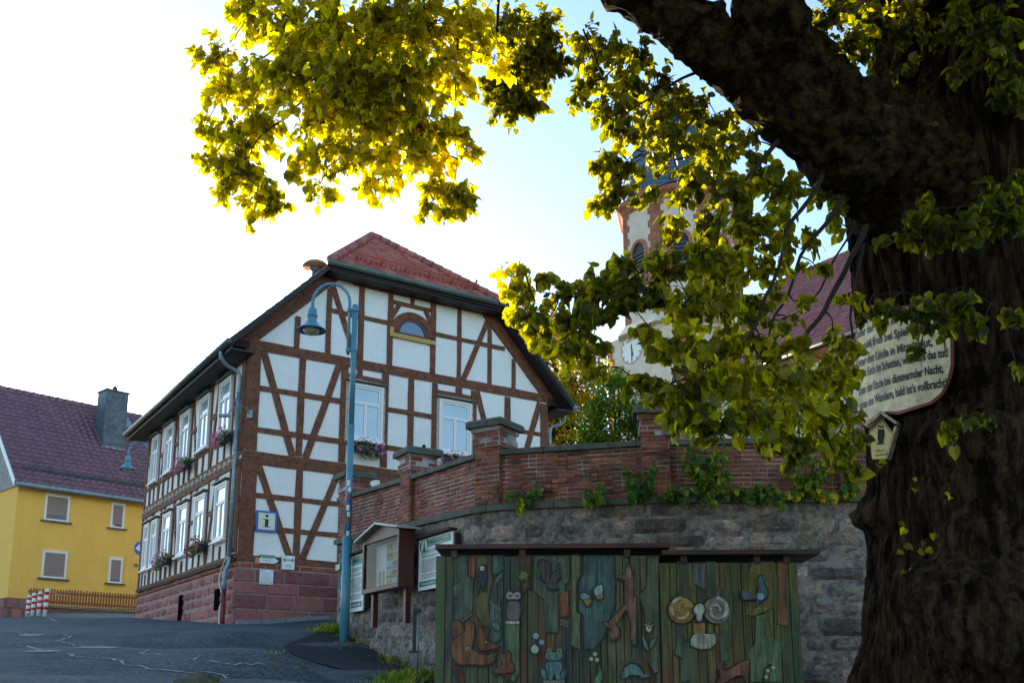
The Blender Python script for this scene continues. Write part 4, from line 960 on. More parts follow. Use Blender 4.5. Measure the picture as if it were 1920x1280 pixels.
m=MB(); WF.fbox(m,a0+.06,a0+.16,zb-.62,zb-.002,n-dep+.02,n-dep+.12); m.build('leg','rust',nb_); m=MB(); WF.fbox(m,a1-.16,a1-.06,zb-.62,zb-.002,n-dep+.02,n-dep+.12); m.build('leg','rust',nb_)
m=MB(); k=n-dep+.04; WF.fbox(m,a0+fw,a1-fw,zb+.08,zt_-.09,k-.008,k); m.build('backing_paper','paper',nb_)
m=MB(); cols=['tan','meadow','sky','forest','dusk']; cm=[M('photo tan',(.40,.26,.08),(.12,.16,.03),14),M('photo meadow',(.16,.26,.04),(.4,.42,.2),12),M('photo sky',(.10,.32,.62),(.4,.5,.55),9),M('photo forest',(.02,.06,.02),(.15,.18,.06),14),M('photo dusk',(.05,.05,.14),(.35,.22,.1),12)]
W_=a1-a0;H_=zt_-zb
for ix,(fa,fb) in enumerate(((.34,.49),(.5,.70),(.87,.97))):
    for j in range(5):
        f0=.07+j*.165; m.cm=(ix*2+j)%5; WF.fbox(m,a0+W_*fa,a0+W_*fb,zb+H_*f0,zb+H_*(f0+.15),k+.002,k+.006)
        m.cm=(ix+j+2)%5; WF.fbox(m,a0+W_*(fa+.01),a0+W_*(fb-.01),zb+H_*(f0+.01),zb+H_*(f0+.06),k+.007,k+.009)
m.cm=1; WF.fbox(m,a0+W_*.37,a0+W_*.95,zb+H_*.9,zb+H_*.93,k+.002,k+.0065); m.build('photographs',cm,nb_)
m=MB()
for j in range(7):
    for i_ in range(2): WF.fbox(m,a0+W_*(.14+.1*i_),a0+W_*(.19+.1*i_),zb+H_*(.1+j*.045),zb+H_*(.13+j*.045),k+.002,k+.005)
for j in range(16): WF.fbox(m,a0+W_*.72,a0+W_*rnd.uniform(.8,.88),zb+H_*(.15+j*.04),zb+H_*(.157+j*.04),k+.002,k+.004)
m.build('print','black',nb_)
m=MB(); WF.fbox(m,a0+fw-.005,a1-fw+.005,zb+.075,zt_-.085,n-.034,n-.03)
gm=bpy.data.materials.new('clear glazing'); gm.use_nodes=True; bs=gm.node_tree.nodes['Principled BSDF']; bs.inputs['Transmission Weight'].default_value=1; bs.inputs['Roughness'].default_value=.02; bs.inputs['IOR'].default_value=1.06
m.build('glazing',gm,nb_)
def hikeboard(x0,x1,yt,yb,n,label,left):
    a0=WF.px(x0,(yt+yb)/2,n)[0]; a1=WF.px(x1,(yt+yb)/2,n)[0]; xm=(x0+x1)/2; z1=WF.px(xm,yt,n)[1]; z0=WF.px(xm,yb,n)[1]
    root=thing('hiking_board',label,'hiking sign',WF.p((a0+a1)/2,z0,n),'white and green hiking boards'); W_=a1-a0;H_=z1-z0
    m=MB(); WF.fbox(m,a0,a1,z0,z1,n-.03,n); m.build('board','white',root)
    m=MB(); WF.fbox(m,a0+W_*.04,a1-W_*.04,z0+H_*.07,z0+H_*.17,n+.001,n+.003); m.build('green_band','green',root); m=MB(); WF.fbox(m,a0+W_*.26,a1-W_*.04,z1-H_*.175,z1-H_*.03,n+.001,n+.003)
    WF.fprism(m,[(a0+W_*.04,z1-H_*.24),(a0+W_*.1,z1-H_*.06),(a0+W_*.04,z1-H_*.05)],n+.001,n+.003); m.build('green_band','green',root)
    m=MB(); text_on(m,WF,'WANDERE MIT UNS',a0+W_*.1,z0+H_*.095,H_*.06,n+.005,maxw=W_*.78,bold=.001); m.build('lettering','white',root); m=MB()
    text_on(m,WF,'Wanderwege',a0+W_*.30,z1-H_*.075,H_*.045,n+.005,maxw=W_*.58); m.build('lettering','white',root); m=MB(); text_on(m,WF,'des',a0+W_*.30,z1-H_*.115,H_*.03,n+.005); m.build('lettering','white',root); m=MB(); text_on(m,WF,'Rhönklubs',a0+W_*.30,z1-H_*.162,H_*.045,n+.005,maxw=W_*.45); m.build('lettering','white',root)
    m=MB(); c=(a0+W_*.17,z1-H_*.15); r=W_*.10
    for k in range(16): WF.bar(m,(c[0]+r*math.cos(k*.3927),c[1]+r*1.25*math.sin(k*.3927)),(c[0]+r*math.cos((k+1)*.3927),c[1]+r*1.25*math.sin((k+1)*.3927)),.014,n+.001,n+.004,0)
    WF.fprism(m,[(c[0]-r*.5,c[1]-r*.7),(c[0]+r*.5,c[1]-r*.7),(c[0]+r*.25,c[1]),(c[0],c[1]+r*.9),(c[0]-r*.25,c[1])],n+.001,n+.004); m.build('emblem','green',root)
    m=MB(); rr=random.Random(int(x0))
    for j in range(22):
        z=z1-H_*(.24+j*.026); x=a0+W_*.1
        if j in (3,6,17): continue
        while x<a0+W_*.9:
            l=rr.uniform(.02,.07); 
            if x+l>a0+W_*.92: break
            WF.fbox(m,x,x+l,z,z+H_*.011,n+.001,n+.003); x+=l+.015
        if j<6 and j%2: continue
    m.build('print','black',root)
    m=MB(); WF.fprism(m,[(a0-.05,z1+.01),(a1+.06,z1+.01),(a1+.06,z1+.05),(a0-.05,z1+.05)],n-.06,n+.1); m.build('cover_strip','timber_dark',root)
    m=MB(); WF.fbox(m,a0+.02,a1+.05,z0+.05,z1-.03,n-.12,n-.031); m.build('backing','timber_dark',root)
hikeboard(785,848,1004,1101,.16,'white hiking board with green bands, between the notice board and the painted hut',0)
hikeboard(648,681,1041,1146,.16,'white hiking board with green bands, behind the lamp post left of the notice board',1)
m=MB(); a,z=WF.px(641,1063,.0); WF.fbox(m,a-.15,a+.12,z-.06,z+.06,.06,.09); tag(m.build('green_marker','green'),'small green marker plate on the wall end behind the lamp post','marker')
# barrier post beside hut
pb=at(781,1254,16.2); root=thing('hinged_post','slim black and grey steel post at the foot of the stone wall','post',pb)
m=MB(); m.tube([pb-Vector((0,0,.2)),pb+Vector((0,0,.95))],.032,10); m.build('pipe','pole',root)
m=MB(); m.box(pb+Vector((-.07,-.04,.28)),(.06,0,0),(0,.06,0),(0,0,.66)); m.box(pb+Vector((-.12,-.05,.26)),(.14,0,0),(0,.04,0),(0,0,.03)); m.box(pb+Vector((-.05,-.05,.9)),(.11,0,0),(0,.09,0),(0,0,.06)); m.build('bracket','black',root)
# ---------------------------------------------------------------- painted wooden hut
HL=at(832,1294,13.2); HR=at(1508,1294,13.0)
ht=(HR-HL); ht.z=0; HLn=ht.length; ht.normalize(); HF=Fr((HL.x,HL.y),(ht.x,ht.y),(ht.y,-ht.x))
hut=thing('painted_hut','green painted wooden hut with carved and painted forest animals on its plank front','hut',(HL.x+HLn/2,HL.y,-.6))
def hp(x,y): return HF.px(x,y,.05)
ztl=hp(900,1041)[1]; ztr=hp(1400,1053)[1]; hs=hp(1238,1150)[0]; zbt=-.75
m=MB(); HF.fbox(m,.02,hs,zbt,ztl-.03,-.9,-.06); HF.fbox(m,hs+.001,HLn-.02,zbt,ztr-.03,-.9,-.058); m.build('hut_body',flat('dark hut wood',(.018,.016,.013)),hut)
pal=M('painted planks',(.085,.090,.036),(.035,.066,.054),1.6,.55,.5,30,island=.35,stretch=(2.2,2.2,.45),grain=.75,col3=(.13,.06,.022),scale3=1.3,thr3=.51,hue=.03,lo=.45,hi=.55)
palb=M('painted planks olive',(.12,.115,.026),(.05,.08,.035),1.4,.55,.5,30,island=.3,stretch=(2.2,2.2,.45),grain=.75,col3=(.15,.07,.022),scale3=1.1,thr3=.50,hue=.025,lo=.45,hi=.55)
rr=random.Random(12)
for (s0,s1,zt_,mt,dn) in ((.0,hs-.005,ztl,pal,0),(hs+.005,HLn,ztr,palb,.012)):
    m=MB(); s=s0
    while s<s1-.02:
        w_=min(rr.choice((.085,.11,.14)),s1-s); 
        if s1-s-w_<.04: w_=s1-s
        d=dn+rr.uniform(0,.010); HF.fbox(m,s+.005,s+w_-.005,zbt,zt_-rr.uniform(0,.01),-.03,.0+d); s+=w_
    m.build('planks',mt,hut)
m=MB(); HF.fbox(m,-.12,-.001,zbt,ztl-.0,-.25,.03); m.build('corner_post',M('moss green post',(.075,.11,.04),(.05,.08,.035),4,.6,.5,30,stretch=(2,2,.4)),hut)
rf=M('dark brown board',(.075,.03,.018),(.03,.015,.01),6,.5,.5,25,stretch=(.5,2,2))
m=MB(); a0=hp(818,1030)[0]; a1=hp(1256,1026)[0]; z0=hp(1030,1036)[1]; HF.fbox(m,a0,a1,z0+.05,z0+.11,-.8,.16); HF.fbox(m,a0+.2,a0+.28,z0-.06,z0+.049,-.2,.06);HF.fbox(m,a1-.6,a1-.52,z0-.06,z0+.049,-.2,.06); HF.fbox(m,a0+1.1,a0+1.18,z0-.06,z0+.049,-.2,.06); m.build('roof_board',rf,hut,'left, higher dark brown roof board')
m=MB(); a0=hp(1240,1040)[0]; a1=hp(1534,1040)[0]; z0=hp(1390,1047)[1]; HF.fbox(m,a0,a1,z0+.045,z0+.105,-.8,.18); 
for q in (.25,1.2,a1-a0-.45): HF.fbox(m,a0+q,a0+q+.08,z0-.06,z0+.044,-.2,.06)
m.build('roof_board',rf,hut,'right, lower dark brown roof board')
def Bp(p): return hp(820+p[0]/4.571,1000+p[1]/4.571)
def Cp(p): return hp(1160+p[0]/4.5725,1000+p[1]/4.5725)
def smoothpoly(P_,n=3):
    out=[];N_=len(P_)
    for i in range(N_):
        p0,a,b,p3=[Vector(P_[(i+k)%N_]) for k in (-1,0,1,2)]
        for k in range(n):
            t=k/n; q=.5*((2*a)+(b-p0)*t+(2*p0-5*a+4*b-p3)*t*t+(3*a-p0-3*b+p3)*t**3); out.append((q.x,q.y))
    return out
lay=[0]
def carve(name,K,pts,col,parent=None,n0=.02,th=.022,sm=True,outline=.019,label=None):
    P_=[K(p) for p in pts]
    if sm: P_=smoothpoly(P_)
    cx=sum(p[0] for p in P_)/len(P_); cy=sum(p[1] for p in P_)/len(P_)
    lay[0]+=1; e=.0006*(lay[0]%9)
    m=MB(); k=len(P_)
    # slightly domed relief: outer ring, inner ring raised
    inner=[]
    for x,y in P_:
        d=math.hypot(x-cx,y-cy)+1e-6; s=max(0,1-min(.018,d*.25)/d); inner.append((cx+(x-cx)*s,cy+(y-cy)*s))
    vs=[HF.p(x,y,n0-.03) for x,y in P_]+[HF.p(x,y,n0+th*.5+e) for x,y in P_]+[HF.p(x,y,n0+th+e) for x,y in inner]
    fs=[[i,(i+1)%k,k+(i+1)%k,k+i] for i in range(k)]+[[k+i,k+(i+1)%k,2*k+(i+1)%k,2*k+i] for i in range(k)]+[list(range(2*k,3*k))]
    m.add(vs,fs); col=tuple(c*1.35 for c in col); mt=M(name+' paint',col,tuple(c*.45 for c in col),5,.6,.6,30,stretch=(2,2,.7),grain=.6); o=m.build(name,mt,parent or hut,label)
    if outline:
        O_=[]
        for x,y in P_:
            d=math.hypot(x-cx,y-cy)+1e-6; O_.append((cx+(x-cx)*(1+outline/d),cy+(y-cy)*(1+outline/d)))
        m=MB(); HF.fprism(m,O_,n0-.035,n0+.0+e*.5); m.build('outline','black',o)
    return o
def disc(name,K,c,r,col,parent,n0,th=.01,ry=None,k=16):
    a,z=K(c); r=r/4.57/1914*13.0/1.0; ry=(ry/4.57/1914*13.0) if ry else r
    m=MB(); P_=[(a+r*math.cos(2*math.pi*i/k),z+ry*math.sin(2*math.pi*i/k)) for i in range(k)]; HF.fprism(m,P_,n0,n0+th)
    return m.build(name,flat('%s %.2f %.2f %.2f'%(name,*col),col,.5),parent)
# stepped bark plates (flat plates with jagged lower edges, dark gaps below)
PL=[(Bp,[(130,190),(255,190),(258,360),(312,400),(300,640),(290,690),(200,745),(150,740),(165,560),(140,520),(140,450),(200,400)],(.045,.075,.06)),
    (Bp,[(330,190),(455,190),(465,345),(480,360),(440,560),(450,800),(400,800),(330,690)],(.065,.07,.03)),
    (Bp,[(480,190),(560,190),(570,300),(500,350),(462,345)],(.04,.1,.09)),
    (Bp,[(690,190),(805,190),(805,480),(760,470),(740,520),(720,440),(700,300)],(.05,.035,.018)),
    (Bp,[(830,190),(1135,190),(1135,400),(1090,430),(1090,500),(1040,530),(1035,850),(925,850),(910,560),(825,490)],(.05,.085,.06)),
    (Bp,[(1150,185),(1225,185),(1230,350),(1190,400),(1190,680),(1222,700),(1222,1000),(1150,950)],(.07,.10,.045)),
    (Bp,[(1255,190),(1520,190),(1525,500),(1510,640),(1420,900),(1350,980),(1260,1000),(1255,700),(1215,660),(1215,400),(1255,350)],(.035,.085,.09)),
    (Bp,[(590,755),(700,755),(700,1190),(665,1265),(600,1260),(580,900)],(.05,.10,.05)),
    (Cp,[(250,190),(345,190),(345,1180),(310,1200),(250,1100),(225,700),(180,520),(240,450)],(.055,.08,.05)),
    (Cp,[(500,240),(600,240),(610,440),(640,480),(620,560),(500,540)],(.05,.06,.035)),
    (Cp,[(755,240),(830,240),(840,440),(985,520),(965,880),(950,1090),(880,1100),(860,780),(930,700),(900,560),(760,530)],(.045,.075,.04)),
    (Cp,[(1150,240),(1330,240),(1330,640),(1145,710),(1100,700),(1080,400)],(.085,.085,.02)),
    (Cp,[(1185,700),(1260,690),(1260,870),(1405,930),(1395,1270),(1130,1270),(1120,1000),(1170,950)],(.06,.11,.06)),
    (Cp,[(500,780),(560,780),(560,910),(615,930),(610,1270),(545,1270),(540,1070),(480,1030),(500,960)],(.045,.075,.05)),
    (Cp,[(1365,240),(1450,240),(1455,800),(1365,780)],(.12,.06,.025)),(Bp,[(1040,530),(1120,480),(1135,700),(1045,720)],(.13,.05,.02)),(Cp,[(640,250),(745,250),(740,480),(650,440)],(.07,.08,.09)),
    (Bp,[(268,192),(325,192),(325,390),(268,365)],(.13,.055,.025)),(Bp,[(480,600),(545,560),(548,900),(500,930),(445,920),(450,640)],(.045,.09,.08))]
for K,P_,c in PL: carve('bark_relief',K,P_,tuple(min(1,x*k) for x,k in zip(c,(1.55,1.3,1.15))),n0=.015,th=.02,sm=False,outline=.016)
for K,l in ((Bp,[(495,430,550,360),(500,400,545,345),(445,575,545,650),(450,600,545,670),(1052,735,1125,755),(1052,755,1125,775),(1052,775,1125,795),(215,745,298,690)]),):
    m=MB()
    for x0,y0,x1,y1 in l: HF.bar(m,K((x0,y0)),K((x1,y1)),.014,.03,.055,0)
    m.build('carved_twigs',flat('weathered grey twig',(.17,.15,.12)),hut)
BR=(.17,.068,.026)
o=carve('boar_carving',Bp,[(240,760),(300,755),(318,800),(310,900),(290,960),(300,1000),(360,1030),(430,1050),(455,1042),(470,1038),(490,1050),(486,1095),(440,1128),(360,1132),(260,1125),(200,1130),(140,1080),(120,1010),(130,930),(180,880),(238,830)],BR,n0=.04,th=.035)
carve('boar_ear',Bp,[(125,800),(150,745),(200,755),(240,810),(245,850),(195,870),(150,915),(128,870)],(.13,.05,.02),o,n0=.03,th=.03); disc('boar_eye',Bp,(260,985),15,(.35,.33,.28),o,.075); disc('pupil',Bp,(262,987),8,(.01,.01,.01),o,.086)
carve('boar_leg',Bp,[(125,1132),(200,1135),(232,1275),(185,1275),(150,1200)],(.10,.035,.016),o,n0=.02,th=.02)
o=carve('piglet_carving',Bp,[(335,800),(370,800),(400,835),(420,803),(445,815),(440,880),(450,935),(525,955),(520,980),(460,1000),(400,1012),(350,985),(335,930),(345,870)],(.15,.055,.022),n0=.045,th=.03,label='small brown piglet looking right beside the boar'); disc('piglet_eye',Bp,(420,930),8,(.3,.28,.22),o,.08)
o=carve('piglet_carving',Bp,[(540,1010),(570,1025),(605,1000),(630,1030),(630,1090),(655,1130),(650,1190),(600,1200),(520,1207),(475,1185),(480,1170),(530,1150),(562,1110),(540,1060)],(.15,.055,.022),n0=.045,th=.03,label='small brown piglet looking left')
carve('piglet_leg',Bp,[(600,1205),(632,1200),(600,1258),(582,1255)],(.12,.045,.02),o,n0=.03,th=.02)
o=carve('raven_carving',Bp,[(352,340),(370,285),(400,270),(425,300),(424,400),(405,455),(408,498),(385,470),(368,440),(350,520),(352,400),(365,345)],(.03,.04,.06),n0=.045,th=.025); disc('eye',Bp,(385,298),19,(.6,.55,.38),o,.075); disc('pupil',Bp,(383,298),6,(.01,.01,.01),o,.086)
o=carve('owl_carving',Bp,[(602,600),(625,575),(690,575),(710,630),(706,700),(692,745),(612,745),(595,690)],(.13,.12,.115),n0=.05,th=.035); carve('owl_head',Bp,[(600,465),(622,492),(655,500),(690,492),(706,462),(716,530),(705,572),(655,580),(608,572),(594,530)],(.075,.055,.045),o,n0=.055,th=.035,sm=False)
for c in ((622,533),(685,533)): disc('eye_ring',Bp,c,30,(.45,.45,.34),o,.092); disc('eye',Bp,c,21,(.09,.12,.13),o,.103); disc('pupil',Bp,c,8,(.35,.16,.03),o,.114)
disc('beak',Bp,(652,550),7,(.6,.4,.05),o,.095,ry=13); carve('perch',Bp,[(590,752),(605,745),(692,745),(702,765),(690,775),(600,775)],(.4,.42,.34),o,n0=.04,th=.03,outline=0)
o=carve('squirrel_carving',Bp,[(962,400),(1000,332),(1022,310),(1022,275),(1040,262),(1054,275),(1046,310),(1045,350),(1058,382),(1030,400),(1012,440),(1022,470),(1040,482),(960,480),(944,450)],(.065,.055,.055),n0=.05,th=.03)
carve('squirrel_tail',Bp,[(858,265),(880,232),(925,228),(965,268),(972,340),(966,400),(944,470),(926,425),(898,402),(880,362),(898,330),(866,300)],(.06,.04,.035),o,n0=.045,th=.025)
o=carve('frog_carving',Bp,[(945,1095),(1060,1095),(1070,1160),(1050,1200),(1058,1255),(1020,1250),(1000,1190),(985,1250),(945,1255),(938,1200),(928,1150)],(.09,.16,.17),n0=.05,th=.035)
carve('frog_head',Bp,[(924,1050),(940,1020),(1000,1012),(1065,1020),(1080,1050),(1060,1080),(1000,1092),(940,1080)],(.10,.18,.18),o,n0=.055,th=.035)
for sg,c in ((-1,(958,1005)),(1,(1045,1005))): disc('frog_eye',Bp,c,22,(.14,.20,.19),o,.06,.03); disc('pupil',Bp,c,9,(.02,.02,.02),o,.091)
carve('frog_leg',Bp,[(888,1170),(920,1160),(940,1215),(930,1258),(898,1225)],(.08,.15,.16),o,n0=.04,th=.03); carve('frog_leg',Bp,[(1105,1170),(1075,1160),(1058,1215),(1068,1258),(1095,1225)],(.08,.15,.16),o,n0=.04,th=.03)
for i in range(7): disc('toe',Bp,(920+i*26,1265),13,(.16,.18,.15),o,.05,.02)
carve('leaf_carving',Bp,[(690,360),(712,350),(718,315),(740,325),(765,312),(768,340),(782,352),(768,370),(772,395),(740,388),(735,412),(715,392),(695,385)],(.17,.2,.05),n0=.05,th=.02,sm=False,label='yellow green leaf above the owl')
carve('leaf_carving',Bp,[(472,770),(510,755),(532,800),(520,832),(490,815)],(.10,.2,.12),n0=.045,th=.02,label='small pale green leaf beside the piglet')
def bloom(K,c,r,col,cc,label,stem=None):
    a,z=K(c); m=MB(); q=r/4.57/1914*13
    for k in range(5):
        an=k*1.2566+.3; x,y=a+q*math.cos(an),z+q*math.sin(an); HF.fprism(m,[(x+q*.62*math.cos(i*.7854),y+q*.62*math.sin(i*.7854)) for i in range(8)],.045,.058+.001*k)
    o=m.build('flower_carving',flat('petal %.2f'%col[0],col),hut,label); disc('flower_centre',K,c,r*.5,cc,o,.062,.01)
    if stem:
        m=MB(); P_=[K(p) for p in stem]
        for p,q_ in zip(P_,P_[1:]): HF.bar(m,p,q_,.012,.03,.052,0)
        m.build('stem','black',o)
    return o
bloom(Bp,(845,875),17,(.36,.36,.30),(.1,.3,.36),'pale flower left of the frog',[(845,905),(842,960),(855,990)]); bloom(Bp,(893,930),15,(.22,.36,.40),(.3,.25,.1),'bluish flower left of the frog')
carve('bud_carving',Bp,[(802,985),(820,960),(838,948),(870,980),(862,1015),(835,1028),(808,1012)],(.35,.4,.33),n0=.045,th=.025)
o=carve('butterfly_carving',Bp,[(1224,520),(1255,506),(1300,525),(1312,550),(1300,560),(1235,560)],(.25,.36,.38),n0=.045,th=.02); carve('wing',Bp,[(1260,568),(1322,566),(1305,612),(1282,616)],(.45,.28,.06),o,n0=.045,th=.02)
carve('wing',Bp,[(1345,515),(1348,470),(1385,442),(1412,445),(1415,500),(1372,535)],(.25,.36,.36),o,n0=.045,th=.02); carve('wing',Bp,[(1365,530),(1420,515),(1412,555),(1380,565)],(.28,.17,.07),o,n0=.045,th=.02); carve('body',Bp,[(1315,490),(1328,490),(1345,560),(1330,560)],(.03,.03,.03),o,n0=.05,th=.02,outline=0)
m=MB()
P_=[Bp(p) for p in ((1340,1290),(1343,1180),(1345,1090),(1352,1045))]
for p,q_ in zip(P_,P_[1:]): HF.bar(m,p,q_,.016,.03,.05,0)
o=m.build('thistle_carving',flat('stem grey',(.07,.07,.06)),hut)
for c in ((1352,1030),(1318,1072),(1368,1078)): disc('thistle_ball',Bp,c,17,(.35,.35,.2),o,.05,.02)
carve('thistle_leaf',Bp,[(1385,1120),(1405,1170),(1412,1230),(1390,1290),(1350,1285),(1355,1230),(1380,1200)],(.08,.2,.09),o,n0=.04,th=.02)
# deer
o=carve('deer_carving',Cp,[(50,402),(120,345),(126,530),(152,545),(150,700),(146,960),(118,950),(105,900),(108,790),(95,690),(55,640),(-20,760),(-85,800),(-75,740),(60,600)],(.20,.10,.055),n0=.045,th=.035,sm=False)
carve('deer_head',Cp,[(-8,380),(30,355),(62,325),(76,252),(98,290),(122,345),(95,400),(45,410)],(.24,.14,.09),o,n0=.05,th=.035,sm=False); disc('eye',Cp,(55,358),7,(.02,.02,.02),o,.088)
carve('fawn_head',Bp,[(1424,760),(1480,768),(1525,775),(1558,830),(1542,888),(1495,916),(1478,872),(1488,810),(1440,790)],(.18,.09,.05),o,n0=.06,th=.03)
o=carve('lily_carving',Cp,[(232,820),(240,790),(258,780),(278,792),(284,820),(260,848)],(.40,.40,.27),n0=.05,th=.03); disc('lily_eye',Cp,(258,805),9,(.02,.02,.02),o,.085)
for l in ([(215,775),(245,772),(238,795)],[(258,735),(268,775),(250,778)],[(305,785),(275,775),(280,797)]): carve('petal',Cp,l,(.40,.36,.2),o,n0=.045,th=.02,sm=False,outline=.006)
carve('leaf',Cp,[(202,865),(240,940),(258,1005),(220,975)],(.10,.22,.14),o,n0=.045,th=.02); carve('leaf',Cp,[(320,885),(312,930),(268,990),(272,930)],(.10,.2,.09),o,n0=.045,th=.02)
m=MB(); HF.bar(m,Cp((260,850)),Cp((258,1000)),.012,.04,.056,0); m.build('stem','black',o)
o=carve('hedgehog_carving',Cp,[(25,1235),(40,1165),(90,1118),(150,1122),(195,1165),(210,1198),(270,1214),(240,1236),(208,1240),(180,1215),(80,1215),(50,1240)],(.10,.19,.18),n0=.05,th=.035)
m=MB(); a,z=Cp((125,1215))
for k in range(34):
    an=math.pi*(-.02+k/33*1.0); HF.bar(m,(a+.155*math.cos(an),z+.165*math.sin(an)),(a+.215*math.cos(an),z+.235*math.sin(an)),.007,.05,.075+.0005*k,0)
m.build('spines',flat('hedgehog spines',(.16,.12,.07)),o)
# ram
o=carve('ram_carving',Cp,[(640,665),(655,620),(685,600),(715,608),(732,655),(716,700),(708,742),(686,755),(668,740),(662,700)],(.38,.40,.33),n0=.08,th=.045)
for c,ang in (((540,655),1),((840,655),-1)):
    q=112/4.57/1914*13.1; a,z=Cp(c); col=(.40,.24,.06) if ang==1 else (.27,.27,.22)
    m=MB(); k=30
    P_=[(a+q*math.cos(2*math.pi*i/k),z+q*math.sin(2*math.pi*i/k)) for i in range(k)]; HF.fprism(m,P_,.02,.05); 
    hn=m.build('horn',M('horn paint %d'%ang,col,tuple(x*.5 for x in col),9,.5,.3,20),o)
    m=MB(); HF.fprism(m,[(a+(q+.024)*math.cos(2*math.pi*i/k),z+(q+.024)*math.sin(2*math.pi*i/k)) for i in range(k)],.0,.03); m.build('outline','black',hn)
    m=MB(); sp=[];rd_=[]
    for i in range(60):
        t=i/59; r=q*(.92-.80*t); an=math.pi/2-ang*0-ang*(-1)*(t*4.6*math.pi/1.6) ; sp.append(HF.p(a+r*math.cos(an),z+r*math.sin(an),.062)); rd_.append(q*(.17-.10*t))
    m.tube(sp,rd_,10); m.build('horn_coil',M('horn coil %d'%ang,(.62,.52,.28) if ang==1 else (.55,.56,.46),tuple(x*.4 for x in col),8,.5),hn)
carve('ram_neck',Cp,[(642,762),(740,762),(738,860),(642,870)],(.28,.17,.05),o,n0=.03,th=.02,sm=False); carve('ram_chest',Cp,[(618,900),(640,868),(700,856),(832,862),(834,940),(782,985),(700,990),(620,962)],(.36,.38,.30),o,n0=.04,th=.025,sm=False)
o=carve('dove_carving',Cp,[(1060,492),(1130,530),(1180,508),(1205,450),(1190,390),(1208,362),(1238,372),(1240,425),(1270,480),(1270,540),(1235,575),(1200,605),(1168,622),(1178,570),(1068,567)],(.055,.10,.13),n0=.05,th=.035); disc('wing',Cp,(1212,540),30,(.22,.32,.36),o,.09)
carve('beak',Cp,[(1236,372),(1255,350),(1245,368),(1252,382),(1238,380)],(.5,.42,.2),o,n0=.05,th=.02,sm=False,outline=0)
m=MB(); HF.bar(m,Cp((1195,610)),Cp((1197,640)),.012,.04,.06,0); HF.bar(m,Cp((1175,642)),Cp((1220,645)),.01,.04,.061,0); m.build('foot',flat('dove foot',(.4,.28,.08)),o)
o=carve('grazing_deer_carving',Cp,[(830,1280),(870,1225),(862,1158),(925,1172),(1060,1092),(1115,1080),(1112,1150),(1105,1280),(1080,1220),(1020,1215),(960,1245),(905,1275),(860,1290)],(.20,.075,.04),n0=.05,th=.035)
m=MB(); P_=[Cp(p) for p in ((1240,1290),(1245,1200),(1265,1145),(1300,1120),(1335,1135))]
for p,q_ in zip(P_,P_[1:]): HF.bar(m,p,q_,.012,.03,.05,0)
o=m.build('snowdrop_carving','black',hut)
for c in ((1275,1172),(1322,1146),(1263,1226)): disc('snowdrop_bell',Cp,c,16,(.42,.40,.15),o,.055,.02)
# ---------------------------------------------------------------- ray onto trunk cylinder
TC=Vector((4.25,8.2))
def cyl(px,py,Rr):
    d=Vector(ray(px,py)); a=d.x**2+d.y**2; b=-2*(d.x*TC.x+d.y*TC.y); c=TC.x**2+TC.y**2-Rr*Rr; D=b*b-4*a*c
    if D<0: D=0
    k=(-b-math.sqrt(D))/(2*a); x,y=d.x*k-TC.x,d.y*k-TC.y
    return math.atan2(x,-y),d.z*k       # angle 0 faces the camera side (-Y)
def cp(a,z,r): return Vector((TC.x+r*math.sin(a),TC.y-r*math.cos(a),z))
# ---------------------------------------------------------------- linden tree
tb=G(TC.x,TC.y)
tree=thing('linden_tree','huge old linden with gnarled dark trunk and overhanging yellow-green leaves','tree',(TC.x,TC.y,tb))
BUR=[]
for px,py,rw,hh in ((1790,860,.42,.20),(1885,830,.45,.22),(1760,960,.25,.10),(1880,960,.40,.2),(1850,1120,.50,.33),(1905,1230,.55,.35),(1780,1090,.30,.14),(1640,970,.16,.17),(1720,800,.25,.1),(1830,1000,.22,.1),(1625,965,.18,.16),(1900,700,.4,.12),(1740,1200,.2,.06)):
    a,z=cyl(px,py,1.2); BUR.append((a,z,rw,hh*1.35))
def rad(z): 
    T=[(-1.6,1.95),(-.9,1.62),(0,1.40),(.5,1.28),(1.2,1.19),(2,1.15),(3,1.13),(3.8,1.14),(4.4,1.16),(5,1.02),(6,.8),(8,.6)]
    for p,q in zip(T,T[1:]):
        if z<=q[0]: t=(z-p[0])/(q[0]-p[0]); t=t*t*(3-2*t); return lerp(p[1],q[1],t)
    return .5
m=MB(); vs=[];fs=[]; NA,NZ=440,330
for j in range(NZ+1):
    z=lerp(-1.6,7.2,j/NZ)
    for i in range(NA):
        a=2*math.pi*i/NA; r=rad(z)
        r+=.10*nz(math.cos(a)*1.3,math.sin(a)*1.3,z*.35,1.0)*(1+max(0,1-z)*.8)
        r+=.055*math.sin(a*7+1.5*nz(math.cos(a),math.sin(a),z*.5))*(.5+max(0,1.2-z)*.4)
        # bark ridges: warped vertical ridges
        wv=nz(math.cos(a)*3,math.sin(a)*3,z*1.2)*1.1
        q=abs(nz(math.cos(a+wv*.06)*20,math.sin(a+wv*.06)*20,z*1.6)); br=0
        for (ba,bz,rw,hh) in BUR:
            da=(a-ba+math.pi)%(2*math.pi)-math.pi; d2=((da*1.2)/rw)**2+((z-bz)/rw)**2
            if d2<4: br+=hh*math.exp(-d2*1.6)
        kb=min(1,br*7)
        r+=.075*min(.3,q)*3*(1-kb*.8)
        p=cp(a,z,r+br); r+=br+kb*(.060*noise.noise(p*6)+.040*noise.noise(p*15)+.022*noise.noise(p*32))+.016*noise.noise(p*22)
        vs.append(cp(a,z,r))
for j in range(NZ):
    for i in range(NA): i2=(i+1)%NA; fs.append([j*NA+i,j*NA+i2,(j+1)*NA+i2,(j+1)*NA+i])
m.add(vs,fs,True); m.build('trunk','bark',tree)
